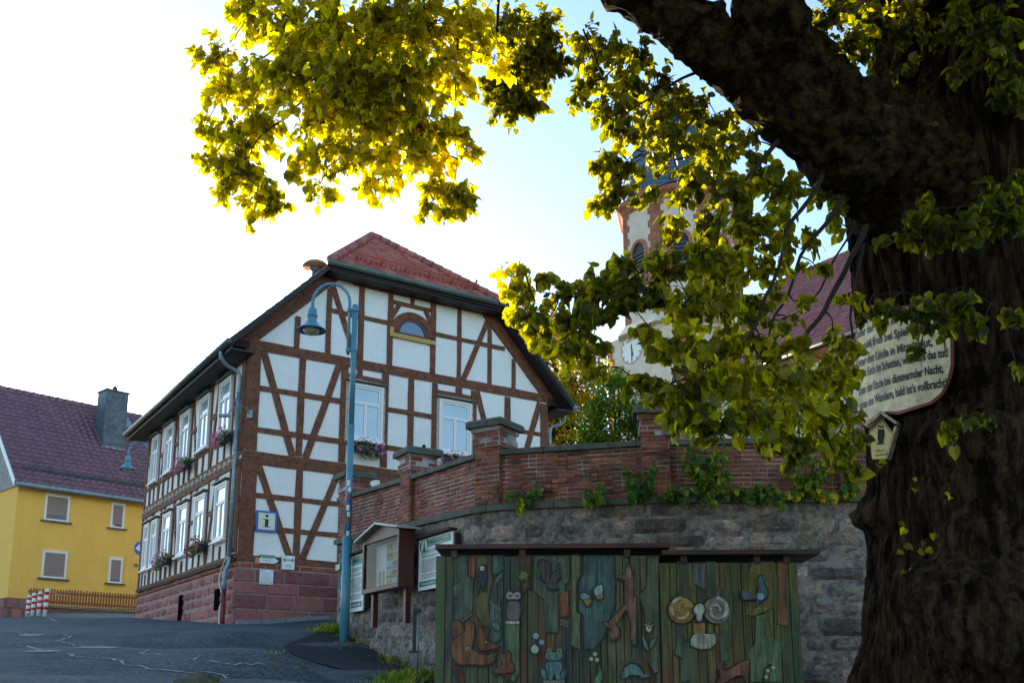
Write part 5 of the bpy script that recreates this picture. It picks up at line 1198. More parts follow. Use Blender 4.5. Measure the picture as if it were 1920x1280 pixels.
def fine(P_,n=8): 
    pts=curve([p[0] for p in P_],n); rs=[]
    for i in range(len(P_)-1):
        for k in range(n): rs.append(lerp(P_[i][1],P_[i+1][1],k/n))
    rs.append(P_[-1][1]); return pts,rs
def limb(P_,seg=64,jit=.16,n=14):
    m=MB(); pts,rs=fine(P_,n); m.tube(pts,rs,seg,jit=jit,js=3.2)
    # extra bark roughness
    m.v=[tuple(Vector(v)+Vector((nz(v[0]*9,v[1]*9,v[2]*9),nz(v[0]*9+5,v[1]*9,v[2]*9),nz(v[0]*9,v[1]*9+7,v[2]*9)))*.05+Vector((nz(v[0]*25,v[1]*25,v[2]*25),nz(v[0]*25+5,v[1]*25,v[2]*25),nz(v[0]*25,v[1]*25+7,v[2]*25)))*.022) for v in m.v]
    return m.build('limb','barkup',tree)
limbB=[(at(1900,520,8.2),.75),(at(1790,400,7.8),.62),(at(1660,300,7.3),.47),(at(1540,200,6.9),.34),(at(1462,100,6.6),.28),(at(1438,0,6.4),.255),(at(1440,-180,6.3),.24),(at(1460,-420,6.3),.2)]
limbA=[(at(1640,320,7.1),.36),(at(1530,235,6.9),.30),(at(1415,145,6.7),.25),(at(1320,70,6.5),.22),(at(1215,-5,6.4),.20),(at(1090,-75,6.3),.17),(at(900,-170,6.6),.14),(at(700,-260,7.2),.1),(at(520,-300,7.8),.06)]
limbC=[(Vector((4.3,8.2,3.2)),1.0),(at(1880,280,8.2),.80),(at(1900,120,8.3),.62),(at(1925,-40,8.5),.5),(at(1960,-250,8.8),.4),(at(2000,-500,9),.3)]
limb(limbB); limb(limbA); limb(limbC,80)
limb([(at(1890,330,7.9),.35),(at(1770,190,7.6),.22),(at(1790,60,7.5),.16),(at(1840,-80,7.5),.14),(at(1860,-300,7.5),.1)],30)
limb([(at(1660,170,7.3),.06),(at(1652,80,7.3),.05),(at(1640,-20,7.3),.045),(at(1630,-200,7.3),.03)],14,.05)
limb([(at(1720,200,7.6),.05),(at(1690,120,7.6),.045),(at(1730,20,7.7),.04),(at(1760,-100,7.7),.03)],14,.05)
# overhead limbs outside the frame that carry the rest of the crown
limb([(Vector((4.2,8,5.5)),.5),(Vector((2.0,5,7.2)),.3),(Vector((-.5,2,8.4)),.2),(Vector((-2,-1,9)),.1)],16,.1)
limb([(Vector((4.4,8,6)),.5),(Vector((5,4,8)),.3),(Vector((5.5,0,9.5)),.15)],16,.1)
limb([(Vector((4.4,8.4,6)),.5),(Vector((2.5,9.5,8.4)),.3),(Vector((0,10,10)),.15)],16,.1)
# ---- crown: clumps of leaves on twigs
rr=random.Random(21)
TW=MB(); CR=MB()
CL=[ # px,py,Y,radius px, yellow, density
 (470,25,7.6,55,.35,1),(540,50,7.4,70,.38,1.1),(625,55,7.2,80,.36,1.2),(710,45,7.1,80,.34,1.2),(800,45,7.0,80,.36,1.1),(880,45,7.3,60,.40,1),(945,55,8.6,50,.25,.9),(1010,55,9,55,.22,1),(1045,110,9,32,.2,.8),
 (405,105,7.8,42,.38,.9),(372,92,7.8,18,.38,.7),(425,160,7.7,50,.4,.9),(480,150,7.6,50,.38,.9),(560,140,7.3,80,.36,1.1),(660,140,7.1,90,.33,1.2),(765,145,7.0,85,.33,1.2),(860,130,7.2,50,.45,.9),(930,110,7.3,32,.55,.8),
 (385,235,8,28,.33,.9),(440,245,7.9,55,.33,1),(505,230,7.8,45,.33,1),(400,300,8,36,.33,1),(455,315,8,50,.3,1.1),(420,350,8,30,.35,.9),(490,355,7.9,42,.32,1),(520,385,7.9,22,.3,.8),(475,395,7.9,25,.36,.8),
 (600,215,7.4,55,.38,1),(690,225,7.2,75,.34,1.1),(785,225,7.1,75,.33,1.1),(850,235,7.2,38,.36,.9),(590,290,7.4,45,.36,1),(650,285,7.3,48,.32,1),(560,318,7.4,22,.45,.7),(600,345,7.4,35,.36,.8),(715,295,7.2,45,.55,.9),(690,345,7.2,32,.60,.9),(735,330,7.1,28,.55,.8),(705,375,7.2,14,.6,.6),
 (780,285,7.2,38,.35,.8),(830,300,7.2,34,.6,.7),(875,280,7.2,26,.42,.8),(825,350,7.3,36,.38,1),(870,370,7.3,38,.25,1),(800,385,7.3,26,.38,.8),(845,395,7.3,26,.32,.8),
 (985,120,9.2,60,.20,.9),(930,160,9.2,35,.22,.9),(960,190,9.2,45,.20,.9),(1000,190,9.2,28,.2,.8),
 (1100,80,7.6,42,.22,.8),(1150,95,7.4,45,.2,.9),(1200,110,7.2,42,.18,.9),(1120,140,7.4,38,.2,.8),(1175,155,7.2,50,.2,.9),(1240,160,7.0,50,.2,.9),(1085,170,7.2,28,.18,.8),(1150,200,7.0,48,.22,.9),(1220,215,6.9,55,.2,.9),(1290,205,6.9,50,.22,.9),(1345,220,6.9,45,.22,.9),
 (1160,245,6.8,42,.25,.9),(1145,300,6.8,42,.28,.9),(1210,290,6.7,40,.2,.7),(1165,350,6.8,40,.25,.9),(1130,375,6.8,28,.25,.8),(1120,315,6.8,22,.25,.7),(1270,270,6.7,52,.2,.8),(1330,285,6.7,55,.22,.9),(1400,270,6.8,50,.22,.9),(1290,345,6.6,52,.22,.9),(1360,350,6.6,55,.22,1),(1430,330,6.8,50,.28,1),(1480,350,6.9,45,.35,.9),(1540,370,7.1,35,.3,.9),(1570,410,7.2,35,.3,.8),(1220,355,6.7,30,.2,.6),
 (1270,425,6.5,38,.2,.8),(1330,420,6.5,50,.25,1),(1400,410,6.6,55,.3,1.1),(1460,420,6.8,45,.35,1),(1510,440,6.9,30,.25,.8),
 (940,510,6.7,20,.75,.7),(985,512,6.6,28,.5,.9),(1025,520,6.5,24,.45,.9),(970,550,6.6,26,.5,.9),(1070,545,6.4,36,.32,.95),(1120,530,6.4,36,.25,.95),(1165,490,6.4,32,.22,.9),(1180,530,6.3,42,.2,1),(990,580,6.5,30,.42,.9),(960,590,6.5,16,.55,.7),(1030,585,6.4,42,.25,1),(1090,590,6.3,46,.2,1.1),(1150,575,6.3,42,.2,1),(1010,620,6.4,22,.3,.8),(1060,640,6.3,34,.3,.9),(1110,640,6.3,34,.28,.9),(1120,690,6.3,24,.5,.7),(1060,690,6.4,14,.7,.6),
 (1240,500,6.2,50,.2,1.1),(1300,490,6.2,55,.25,1.1),(1360,490,6.3,55,.4,1.1),(1420,500,6.5,48,.35,1),(1470,470,6.6,35,.3,.8),(1220,555,6.2,42,.2,1),(1290,560,6.1,55,.38,1.1),(1350,565,6.2,55,.3,1.1),(1410,575,6.4,45,.25,.9),(1450,545,6.5,28,.3,.6),
 (1215,610,6.2,28,.3,.7),(1240,650,6.1,42,.35,1),(1295,640,6.0,55,.45,1.1),(1360,640,6.1,50,.35,1),(1420,630,6.3,34,.25,.8),(1470,600,6.5,26,.3,.5),(1500,560,6.6,24,.3,.5),(1560,620,6.8,28,.35,.6),(1585,560,6.9,24,.3,.6),(1530,500,6.8,26,.25,.6),(1595,640,6.6,26,.4,.7),
 (1450,655,6.3,34,.3,.9),(1500,650,6.4,34,.35,.9),(1545,675,6.5,34,.35,1),(1590,700,6.6,30,.35,1),(1570,650,6.6,26,.3,.7),(1215,715,6.0,40,.22,1),(1260,725,5.9,55,.2,1.2),(1330,715,5.9,60,.4,1.2),(1400,710,6.0,55,.5,1.1),(1460,715,6.2,50,.42,1.1),(1520,700,6.4,42,.35,.9),(1570,710,6.5,38,.4,.9),
 (1275,775,5.8,42,.15,1.1),(1330,780,5.8,50,.12,1.2),(1400,775,5.9,52,.25,1.2),(1460,780,6.1,50,.45,1.1),(1520,770,6.3,46,.5,1),(1575,770,6.4,38,.3,1),(1340,820,5.9,18,.3,.7),(1440,825,6.0,36,.12,1),(1500,830,6.1,38,.15,1),(1560,825,6.3,38,.15,1),(1600,820,6.5,28,.15,.9),(1480,860,6.1,14,.3,.6),
 (1550,40,7.0,50,.28,1),(1590,90,7.1,45,.25,1),(1630,35,7.3,42,.3,.9),(1680,60,7.3,42,.25,.8),(1560,100,7,35,.2,.9),(1690,25,7.4,40,.3,.9),(1740,25,7.4,42,.2,.9),(1760,70,7.3,36,.15,.9),(1640,120,7.4,26,.3,.7),(1690,130,7.5,26,.3,.6),
 (1800,40,6.9,50,.08,.9),(1870,60,6.8,55,.05,.9),(1900,170,6.8,40,.05,.7),(1790,120,7,30,.15,.6),(1890,120,6.8,40,.05,.8),
 (1690,430,6.4,34,.12,.9),(1740,400,6.3,42,.1,1),(1790,430,6.2,42,.12,1),(1840,400,6.2,46,.1,1.1),(1895,390,6.2,46,.12,1.1),(1870,350,6.3,32,.05,.8),(1740,450,6.4,24,.1,.7),
 (1625,585,6.5,24,.15,.8),(1670,580,6.4,26,.1,1),(1705,580,6.3,30,.1,1.1),(1750,570,6.2,34,.1,1.1),(1800,575,6.2,34,.12,1.1),(1770,610,6.2,30,.12,1),(1730,610,6.3,22,.12,.9),(1725,650,6.3,18,.15,.7),(1845,600,6.2,26,.12,.9),(1890,590,6.2,24,.1,.8),(1790,545,6.2,20,.15,.7),(1905,680,6.2,18,.1,.7),(1900,320,6.3,32,.05,.8),
 (1775,790,6.7,20,.15,.7),(1810,775,6.7,16,.1,.6),(1790,825,6.7,16,.12,.6),(1850,780,6.7,20,.1,.7),(1600,870,6.6,16,.12,.8),(1575,860,6.6,20,.1,.8)]
LP=[p for p,_ in limbA[1:]]+[p for p,_ in limbB[2:]]
hubs=[at(1540,330,6.9),at(1600,420,7.0),at(1480,260,6.8),at(1380,180,6.7),at(1600,500,6.8)]
main_twigs=[ # visible hanging branches
 [(1470,260,6.8,.045),(1400,340,6.6,.035),(1320,440,6.4,.028),(1240,500,6.3,.02),(1120,560,6.35,.014),(1000,540,6.5,.008)],
 [(1540,330,6.9,.045),(1480,430,6.6,.035),(1440,540,6.4,.028),(1390,640,6.2,.022),(1300,700,6.0,.016),(1220,730,6,.01)],
 [(1570,370,7.0,.05),(1500,480,6.8,.03),(1450,620,6.4,.02),(1400,740,6.1,.012)],
 [(1620,420,7.2,.055),(1560,560,6.8,.045),(1510,640,6.5,.035),(1490,760,6.3,.02)],[(1510,640,6.5,.025),(1400,700,6.2,.016),(1330,720,6,.01)],
 [(1620,450,7.1,.03),(1600,600,6.9,.022),(1590,760,6.6,.014),(1560,830,6.4,.008)],
 [(1600,430,7.1,.022),(1530,560,6.9,.018),(1450,600,6.6,.012),(1380,560,6.4,.01)],
 [(1320,130,6.7,.03),(1230,180,6.8,.02),(1150,220,6.8,.012)],[(1330,200,6.8,.025),(1270,260,6.7,.015),(1265,330,6.7,.01),(1270,420,6.5,.006)],[(1290,190,6.8,.02),(1240,240,6.75,.012),(1150,330,6.8,.008)],
 [(930,-60,7,.05),(780,30,7.1,.035),(660,120,7.2,.025),(560,200,7.5,.018),(480,280,7.8,.012),(480,370,7.9,.006)],[(760,40,7.1,.03),(740,180,7.15,.02),(720,280,7.2,.012),(700,350,7.2,.006)],
 [(640,-40,7.4,.03),(540,60,7.5,.02),(430,150,7.7,.01)],[(860,20,7.2,.03),(850,180,7.2,.014),(860,300,7.2,.008),(850,380,7.3,.005)],[(935,-20,8,.035),(935,90,8.6,.03),(960,160,9.1,.02),(970,200,9.2,.01)],[(560,200,7.5,.012),(600,300,7.4,.008),(620,340,7.4,.005)],
 [(1640,560,6.6,.01),(1700,550,6.4,.01),(1760,574,6.25,.01),(1830,560,6.2,.01),(1900,588,6.2,.01)],[(1700,400,6.5,.012),(1800,390,6.3,.012),(1900,370,6.2,.012)],[(1100,60,6.9,.02),(1130,150,7.2,.012),(1170,200,7,.008)]]
nodes=[]
for ln in main_twigs:
    P_=[(at(x,y,Y)+rvec(rr)*.03,r*.42) for x,y,Y,r in ln]; pts_,rs=fine(P_,6); pts_=[p+Vector((nz(p.x*3,p.y*3,p.z*3),nz(p.x*3+9,p.y*3,p.z*3),nz(p.x*3,p.y*3+9,p.z*3)))*.035 for p in pts_]; TW.tube(pts_,rs,6); nodes+=pts_
nodes+=LP
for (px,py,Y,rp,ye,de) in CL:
    ye+= .16 if (px<950 and Y<8.5) else (-.07 if Y<7.4 else 0)  # sunlight on the left clumps put into leaf colour as yellow, nearer ones greener
    if px>1520 and (py<200 or px>1680): ye-=.2  # shade at top right and by the trunk put into darker leaf colour
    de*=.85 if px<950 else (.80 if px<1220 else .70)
    c=at(px,py,Y); k=(c.y*_c+c.z*_s)/F; r=rp*k
    near=min(nodes,key=lambda q:(q-c).length); dist=(near-c).length
    if .06<dist<.9 and not (px>1765 and 700<py<840): mid=(near+c)/2+Vector((0,0,.08*dist))+rvec(rr)*.05; TW.tube(curve([near,mid,c],3),[.008,.007,.006,.005,.004,.004,.003],5,cap=False)
    if Y<9: size=lambda:rr.triangular(.032,.104,.055)
    else: size=lambda:rr.uniform(.055,.085)
    nl=int(430*de*(r*r)/.06*.84*(1.7 if Y>9 else 1.0)) + 6
    nt_=max(3,int(nl/9)); per=max(1,int(nl*.9)//nt_)
    for i in range(nt_):
        v=rvec(rr); e=c+Vector((v.x*r,v.y*r*1.1,v.z*r*.95))*1.12; s0=c+rvec(rr)*r*.3
        e.z-=.03
        TW.tube([s0,(s0+e)/2+Vector((0,0,.03)),e],[.004,.003,.0018],4,cap=False)
        for k_ in range(per):
            t=rr.uniform(.35,1.05); p=s0.lerp(e,t)+rvec(rr)*.035
            d=Vector((v.x*.5+rr.gauss(0,.5),v.y*.5+rr.gauss(0,.5),-.75+rr.gauss(0,.45))); n_=Vector((rr.gauss(0,.6),rr.gauss(0,.6)-.35,rr.gauss(0,.45)+.35))
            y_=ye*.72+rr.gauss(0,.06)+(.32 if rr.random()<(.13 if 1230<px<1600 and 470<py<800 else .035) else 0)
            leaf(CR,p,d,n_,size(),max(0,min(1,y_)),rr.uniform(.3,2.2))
# unseen rest of the crown overhead, oversized leaves added to shade trunk and hut
for i in range(9000):
    v=rvec(rr); p=Vector((3.6+v.x*7.8,2.0+v.y*9.5,9.4+v.z*3.4))
    if p.z<6.2+.25*max(0,p.y): p.z=6.4+.25*max(0,p.y)+rr.random()*2
    w_=(p.y*_c+p.z*_s)
    if w_>0.3:
        yy=CY-F*(-p.y*_s+p.z*_c)/w_; xx=CX+F*p.x/w_
        if yy>-60 and -100<xx<2050: continue
    leaf(CR,p,Vector((rr.gauss(0,1),rr.gauss(0,1),-.6)),Vector((rr.gauss(0,.5),rr.gauss(0,.5),1)),rr.uniform(.26,.44),rr.uniform(0,.35))
# leaves sprouting on the burls
for px,py,k_ in ((1760,1010,4),(1890,1030,5),(1812,1048,6),(1728,1085,3),(1880,1160,3),(1725,905,2),(1850,905,2),(1700,985,2),(1740,1025,4),(1820,1030,3),(1835,1035,5),(1870,1020,5),(1715,1070,3),(1800,1060,4),(1750,1140,2),(1858,1125,2),(1790,915,3),(1700,1030,2),(1905,1150,3),(1780,1075,2),(1660,870,2),(1835,870,2)):
    a,z=cyl(px,py,1.45)
    for i in range(k_): leaf(CR,cp(a+rr.uniform(-.04,.04),z+rr.uniform(-.05,.05),1.5),(rr.gauss(0,.6),-.3,-.6+rr.gauss(0,.4)),(0,-1,.3),rr.uniform(.035,.07),rr.uniform(.0,.35))
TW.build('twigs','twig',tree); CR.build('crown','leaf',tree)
# ---------------------------------------------------------------- poem board bent round the trunk
RS=1.33
def cs_(px,py): return cyl(px,py,RS)
outl=[(1606,612),(1612,602),(1628,596),(1635,580),(1641,567),(1652,566),(1664,580),(1700,572),(1740,566),(1766,574),(1776,592),(1787,612),(1786,635),(1779,655),(1780,668),(1788,683),(1783,705),(1778,722),(1768,740),(1748,757),(1722,765),(1700,772),(1682,777),(1662,775),(1640,784),(1622,797),(1611,790),(1607,765),(1604,720),(1604,660)]
pb_=thing('poem_board','curved cream board with black lettered verses and red rim, fixed around the tree trunk','sign',cp(*cs_(1690,790),RS))
AZ=[cs_(*p) for p in outl]
def bend_poly(AZ,r0,r1,name,mat,grow=0):
    ca=sum(a for a,_ in AZ)/len(AZ); cz=sum(z for _,z in AZ)/len(AZ); a_lo=min(a for a,_ in AZ); a_hi=max(a for a,_ in AZ)
    P_=[]
    for a,z in AZ:
        d=math.hypot((a-ca)*RS,z-cz); P_.append((ca+(a-ca)*(1+grow/d),cz+(z-cz)*(1+grow/d)))
    # slice into narrow vertical strips so the board really bends
    N_=46; m=MB(); a_lo=min(a for a,_ in P_); a_hi=max(a for a,_ in P_)
    def span(a):
        zs=[]
        for (p,q) in zip(P_,P_[1:]+P_[:1]):
            if (p[0]-a)*(q[0]-a)<0: zs.append(p[1]+(q[1]-p[1])*(a-p[0])/(q[0]-p[0]))
        return (min(zs),max(zs)) if len(zs)>1 else None
    prev=None
    for i in range(N_+1):
        a=lerp(a_lo+1e-4,a_hi-1e-4,i/N_); s=span(a)
        if s is None: continue
        cur=[cp(a,s[0],r1),cp(a,s[1],r1),cp(a,s[1],r0),cp(a,s[0],r0)]
        if prev: 
            m.add(prev+cur,[[0,4,5,1],[1,5,6,2],[2,6,7,3],[3,7,4,0]]+([[0,1,2,3]] if i==1 else []))
        prev=cur
    m.add(prev,[[3,2,1,0]])
    return m.build(name,mat,pb_)
bend_poly(AZ,RS-.02,RS+.0,'rim','redbrown'); bend_poly(AZ,RS-.015,RS+.006,'board','signcream',-.022)
m=MB()
LINES=[('Unter der Linde im Morgenglanz',(1598,636),(1768,586)),('hier seid froh bei Spiel und Tanz,',(1599,662),(1772,614)),('Unter der Linde in Mittagsglut,',(1600,690),(1750,648)),('streckt Euch im Schatten, wie wohl das tut!',(1602,712),(1779,668)),('Unter der Linde bei dämmernder Nacht,',(1604,742),(1770,698)),("ruhen uns Wandern, bald ist's vollbracht!",(1606,768),(1777,724))]
for st,l,r in LINES:
    a0,z0=cs_(l[0]+8,l[1]); a1,z1=cs_(*r); v,f=text_geo(st,1,1,'LEFT',.03); wx=max(x for x,_ in v); hs_=.098
    vs=[]
    for x,y in v: 
        t=x/wx; vs.append(cp(lerp(a0,a1,t),lerp(z0,z1,t)+y*hs_,RS+.010))
    m.add(vs,f)
m.build('lettering','black',pb_)
# natural monument plaque with owl
a,z=cyl(1656,822,1.36); c=cp(a,z,1.36); yaw=a*.55
pt_=(math.cos(yaw),math.sin(yaw)); PF=Fr((c.x,c.y),pt_,(pt_[1],-pt_[0]))
def pp(px,py): return PF.px(px,py,0)
root=thing('monument_plaque','small pentagonal yellow plaque with a black owl and a wooden gable roof on the trunk','plaque',(c.x,c.y,z-.2))
m=MB(); PF.fprism(m,[pp(*q) for q in ((1635,860),(1660,860),(1674,812),(1655,785),(1630,808))],-.03,.0); m.build('board',M('pale yellow plaque',(.72,.58,.26),(.6,.46,.18),6,.5),root)
m=MB(); PF.fprism(m,[pp(*q) for q in ((1624,797),(1655,772),(1655,778),(1628,802))],-.09,.05); PF.fprism(m,[pp(*q) for q in ((1655.3,772),(1686,793),(1682,797),(1655.3,778))],-.09,.05)
PF.fprism(m,[pp(*q) for q in ((1676,800),(1681,798),(1664,858),(1661,860))],-.09,-.0); m.build('gable_roof','wood_pale',root)
m=MB()
ow=[(1648,797),(1652,799),(1656,797),(1657,803),(1659,812),(1657,825),(1654,830),(1649,830),(1646,824),(1646,812),(1647,803)]
PF.fprism(m,smoothpoly([pp(*q) for q in ow]),.001,.004); PF.fprism(m,[pp(*q) for q in ((1644,830),(1657,829),(1657,832),(1644,833))],.001,.005)
for p,q in (((1632,809),(1655,788)),((1655,788),(1671,812))): PF.bar(m,pp(*p),pp(*q),.004,.001,.0045,0)
m.build('owl_print','black',root); m=MB(); t0=pp(1652,846); text_on(m,PF,'Natur-',t0[0],t0[1],.03,.003,align='CENTER'); m.build('lettering','black',root); m=MB(); t0=pp(1653,854); text_on(m,PF,'denkmal',t0[0],t0[1],.03,.003,align='CENTER'); m.build('lettering','black',root)
m=MB()
for q in ((1650,803),(1654.5,803)): x,y=pp(*q); PF.fprism(m,[(x+.007*math.cos(k*.785),y+.007*math.sin(k*.785)) for k in range(8)],.005,.007)
m.build('owl_eyes','white',root)
# ---------------------------------------------------------------- church
CT=(10.35,57.0); TWr=thing('church_tower','white church tower with red sandstone quoins, arched belfry windows and a blue slate cap','church tower',(CT[0],CT[1],4.5))
Uv=Vector((*U,0));Vv=Vector((*V,0)); Cc=Vector((*CT,0))
hs2=3.25; zo=at(1200,600,54).z; zc=at(1275,372,56).z-.9
m=MB(); 
sq=[Cc-Uv*hs2-Vv*hs2,Cc+Uv*hs2-Vv*hs2,Cc+Uv*hs2+Vv*hs2,Cc-Uv*hs2+Vv*hs2]
m.prism([p+Vector((0,0,4)) for p in sq],(0,0,zo-4)); 
ang0=math.atan2(U[1],U[0])+math.pi/8; Ro=3.66
m.lathe(Cc,[(Ro,zo-.5),(Ro,zc)],8,False,ang0); 
m.lathe(Cc,[(Ro+.5,zo-.2),(Ro+.02,zo+.5)],8,False,ang0); m.build('wall','churchwall',TWr)
m=MB()
def quoin(p,e1,e2,z0,z1,w=.42):
    z=z0;i=0
    while z<z1:
        h=min(.42,z1-z); l1,l2=(w*1.5,w) if i%2 else (w,w*1.5); m.prism([p+Vector((0,0,z)),p+e1*l1+Vector((0,0,z)),p+e1*l1*.99-(e1+e2)*.0+e2*.02+Vector((0,0,z)),p+e2*l2+Vector((0,0,z))],(0,0,h-.015)); z+=h;i+=1
for p,e1,e2 in ((sq[0]-(Uv+Vv)*.03,Uv,Vv),(sq[3]-(Uv-Vv)*.03,Uv,-Vv),(sq[1]+(Uv-Vv)*.03,-Uv,Vv)): quoin(p,e1,e2,4,zo); m.build('quoins','churchstone',TWr); m=MB()
oc=[Cc+Vector((math.cos(ang0+k*math.pi/4),math.sin(ang0+k*math.pi/4),0))*(Ro+.03) for k in range(8)]
for k in range(8):
    e1=(oc[(k+1)%8]-oc[k]).normalized(); e2=(oc[k-1]-oc[k]).normalized(); m=MB(); quoin(oc[k],e1,e2,zo,zc-.1,.38); m.build('quoins','churchstone',TWr)
m=MB(); m.lathe(Cc,[(Ro+.02,zc-.25),(Ro+.15,zc-.1),(Ro+.2,zc+.05),(Ro+.42,zc+.2),(Ro+.5,zc+.45),(Ro+.2,zc+.5)],8,False,ang0); m.build('cornice','churchstone',TWr)
m=MB(); prf=[(Ro+.35,zc+.5),(Ro-.2,zc+.9),(Ro-.55,zc+1.6),(Ro-.5,zc+2.6),(Ro-.5,zc+3.5),(Ro-1.0,zc+4.7),(Ro-2.0,zc+5.7),(.8,zc+6.3),(.45,zc+7.4),(.1,zc+9.4)]
m.lathe(Cc,prf,8,False,ang0); cap_=m.build('slate_cap','slate_blue',TWr)
m=MB()
for i in range(len(prf)-2):
    (r0,z0),(r1,z1)=prf[i],prf[i+1]; n_=max(1,int((z1-z0)/.2))
    for j in range(n_): t=j/n_; m.lathe(Cc,[(lerp(r0,r1,t)+.05,lerp(z0,z1,t)),(lerp(r0,r1,t+1/n_)+.01,lerp(z0,z1,t+1/n_))],8,False,ang0)
m.build('slate_courses','slate_blue',cap_)
# belfry windows on each face
ap=Ro*math.cos(math.pi/8)
for k in range(8):
    an=ang0+math.pi/8+k*math.pi/4; nv=Vector((math.cos(an),math.sin(an),0)); tv=Vector((-nv.y,nv.x,0)); o_=Cc+nv*ap; fr=Fr((o_.x,o_.y),(tv.x,tv.y),(nv.x,nv.y))
    if nv.y>.5: continue
    zs=at(1194,456,54).z; hw=.52; zb=zs-2.1
    m=MB()
    for (a0,a1) in ((-hw-.22,-hw),(hw,hw+.22)): fr.fbox(m,a0,a1,zb,zs,-.1,.10)
    C0=(0,zs)
    ring(fr,m,hw,hw+.22,-.1,.10,12,1); fr.fbox(m,-hw-.3,hw+.3,zb-.18,zb-.002,-.1,.16); w_=m.build('belfry_window','churchstone',TWr)
    m=MB(); fr.fbox(m,-hw,hw,zb,zs,-.1,.012); fr.fprism(m,[(hw*math.cos(math.pi*i/12),zs+hw*math.sin(math.pi*i/12)) for i in range(13)],-.1,.013); m.build('opening','black',w_)
    m=MB(); z=zb+.1
    while z<zs+.1: m.prism([fr.p(-hw+.02,z,.02),fr.p(hw-.02,z,.02),fr.p(hw-.02,z-.1,.09),fr.p(-hw+.02,z-.1,.09)],(0,0,.03)); z+=.24
    m.build('louvres','slate',w_)
# clock on left face and front face
ckz=at(1183,630,54).z
for fr in (Fr((Cc-Uv*hs2).xy,(V[0],V[1]),(-U[0],-U[1])),Fr((Cc-Vv*hs2).xy,(U[0],U[1]),(-V[0],-V[1]))):
    c0=fr.px(1183,630)[0] if abs(fr.n.x+U[0])<.01 else 0
    c0=max(-1,min(1,c0))
    m=MB(); r=.95; fr.fprism(m,[(c0+r*math.cos(2*math.pi*k/32),ckz+r*math.sin(2*math.pi*k/32)) for k in range(32)],.0,.05); ck=m.build('clock','white',TWr)
    m=MB()
    for k in range(12):
        an=k*math.pi/6; fr.bar(m,(c0+r*.8*math.cos(an),ckz+r*.8*math.sin(an)),(c0+r*.93*math.cos(an),ckz+r*.93*math.sin(an)),.07,.05,.056,0)
    for k in range(32): 
        a1_,a2_=2*math.pi*k/32,2*math.pi*(k+1)/32; fr.bar(m,(c0+r*.97*math.cos(a1_),ckz+r*.97*math.sin(a1_)),(c0+r*.97*math.cos(a2_),ckz+r*.97*math.sin(a2_)),.04,.05,.055,0)
    fr.bar(m,(c0,ckz+.25),(c0,ckz-.8),.07,.057,.07,0); fr.bar(m,(c0+.02,ckz+.1),(c0-.1,ckz-.5),.09,.071,.08,0); m.build('clock_hands','black',ck)
# nave
nav=thing('church_nave','long church nave with a steep red tiled roof behind the linden leaves','church',(14,48,4.5))
def nv3(t,w_,z): return Cc-Vv*t+Uv*w_+Vector((0,0,z))
fe=Fr((Cc-Uv*5).xy,(-V[0],-V[1]),(-U[0],-U[1])); nze=fe.px(1490,660,.3)[1]; nzr=nze+6.2; n0_=7.0;n1_=30
m=MB(); m.prism([nv3(n0_,-5,3.5),nv3(n0_,5,3.5),nv3(n0_,5,nze),nv3(n0_,0,nzr-.3),nv3(n0_,-5,nze)],-Vv*(n1_-n0_)); m.build('wall','churchwall',nav)
m=MB(); m.prism([nv3(n0_-.2,-5.4,nze-.1),nv3(n0_-.2,0,nzr+.2),nv3(n0_-.2,5.4,nze-.1),nv3(n0_-.2,5.2,nze-.3),nv3(n0_-.2,0,nzr-.1),nv3(n0_-.2,-5.2,nze-.3)],-Vv*(n1_-n0_+.4)); nr=m.build('roof','soffit',nav)
m=MB(); sv=unit(nv3(0,-5.4,nze-.1),nv3(0,0,nzr+.2)); tiles(m,nv3(n0_-.2,-5.4,nze-.07),-Vv,sv,n1_-n0_+.4,(nv3(0,-5.4,nze-.1)-nv3(0,0,nzr+.2)).length-.1,.27,.36,amp=.05,lift=.05); m.build('roof_tiles',M('mauve red tiles',(.27,.085,.085),(.19,.06,.065),4,.45,.2,20,island=.22,spec=.6),nr)
m=MB(); ridge_caps(m,nv3(n0_-.2,0,nzr+.25),nv3(n1_,0,nzr+.25),.15,.4); m.build('ridge_tiles','rooftile',nr)
m=MB(); m.tube([nv3(n0_-.2,-5.5,nze-.15),nv3(n1_,-5.5,nze-.15)],.1,8); m.build('gutter','zinc_dark',nav)
m=MB(); m.prism([nv3(n0_,-5.05,nze-.7),nv3(n0_,-5.35,nze-.25),nv3(n0_,-5.02,nze-.25)],-Vv*(n1_-n0_)); m.build('eaves_moulding','churchstone',nav)
for i in range(5):
    fr=fe; a=n0_+2.5+i*4.2; C0=(a,nze-2.4); m=MB(); ring(fr,m,.6,.85,-.05,.08,12,1); fr.fbox(m,a-.85,a-.6,nze-6,nze-2.4,-.05,.08); fr.fbox(m,a+.6,a+.85,nze-6,nze-2.4,-.05,.08); w_=m.build('arched_window','churchstone',nav)
    m=MB(); fr.fbox(m,a-.6,a+.6,nze-6,nze-2.4,-.05,.02); fr.fprism(m,[(a+.6*math.cos(math.pi*k/12),nze-2.4+.6*math.sin(math.pi*k/12)) for k in range(13)],-.05,.021); m.build('pane','darkglass',w_)
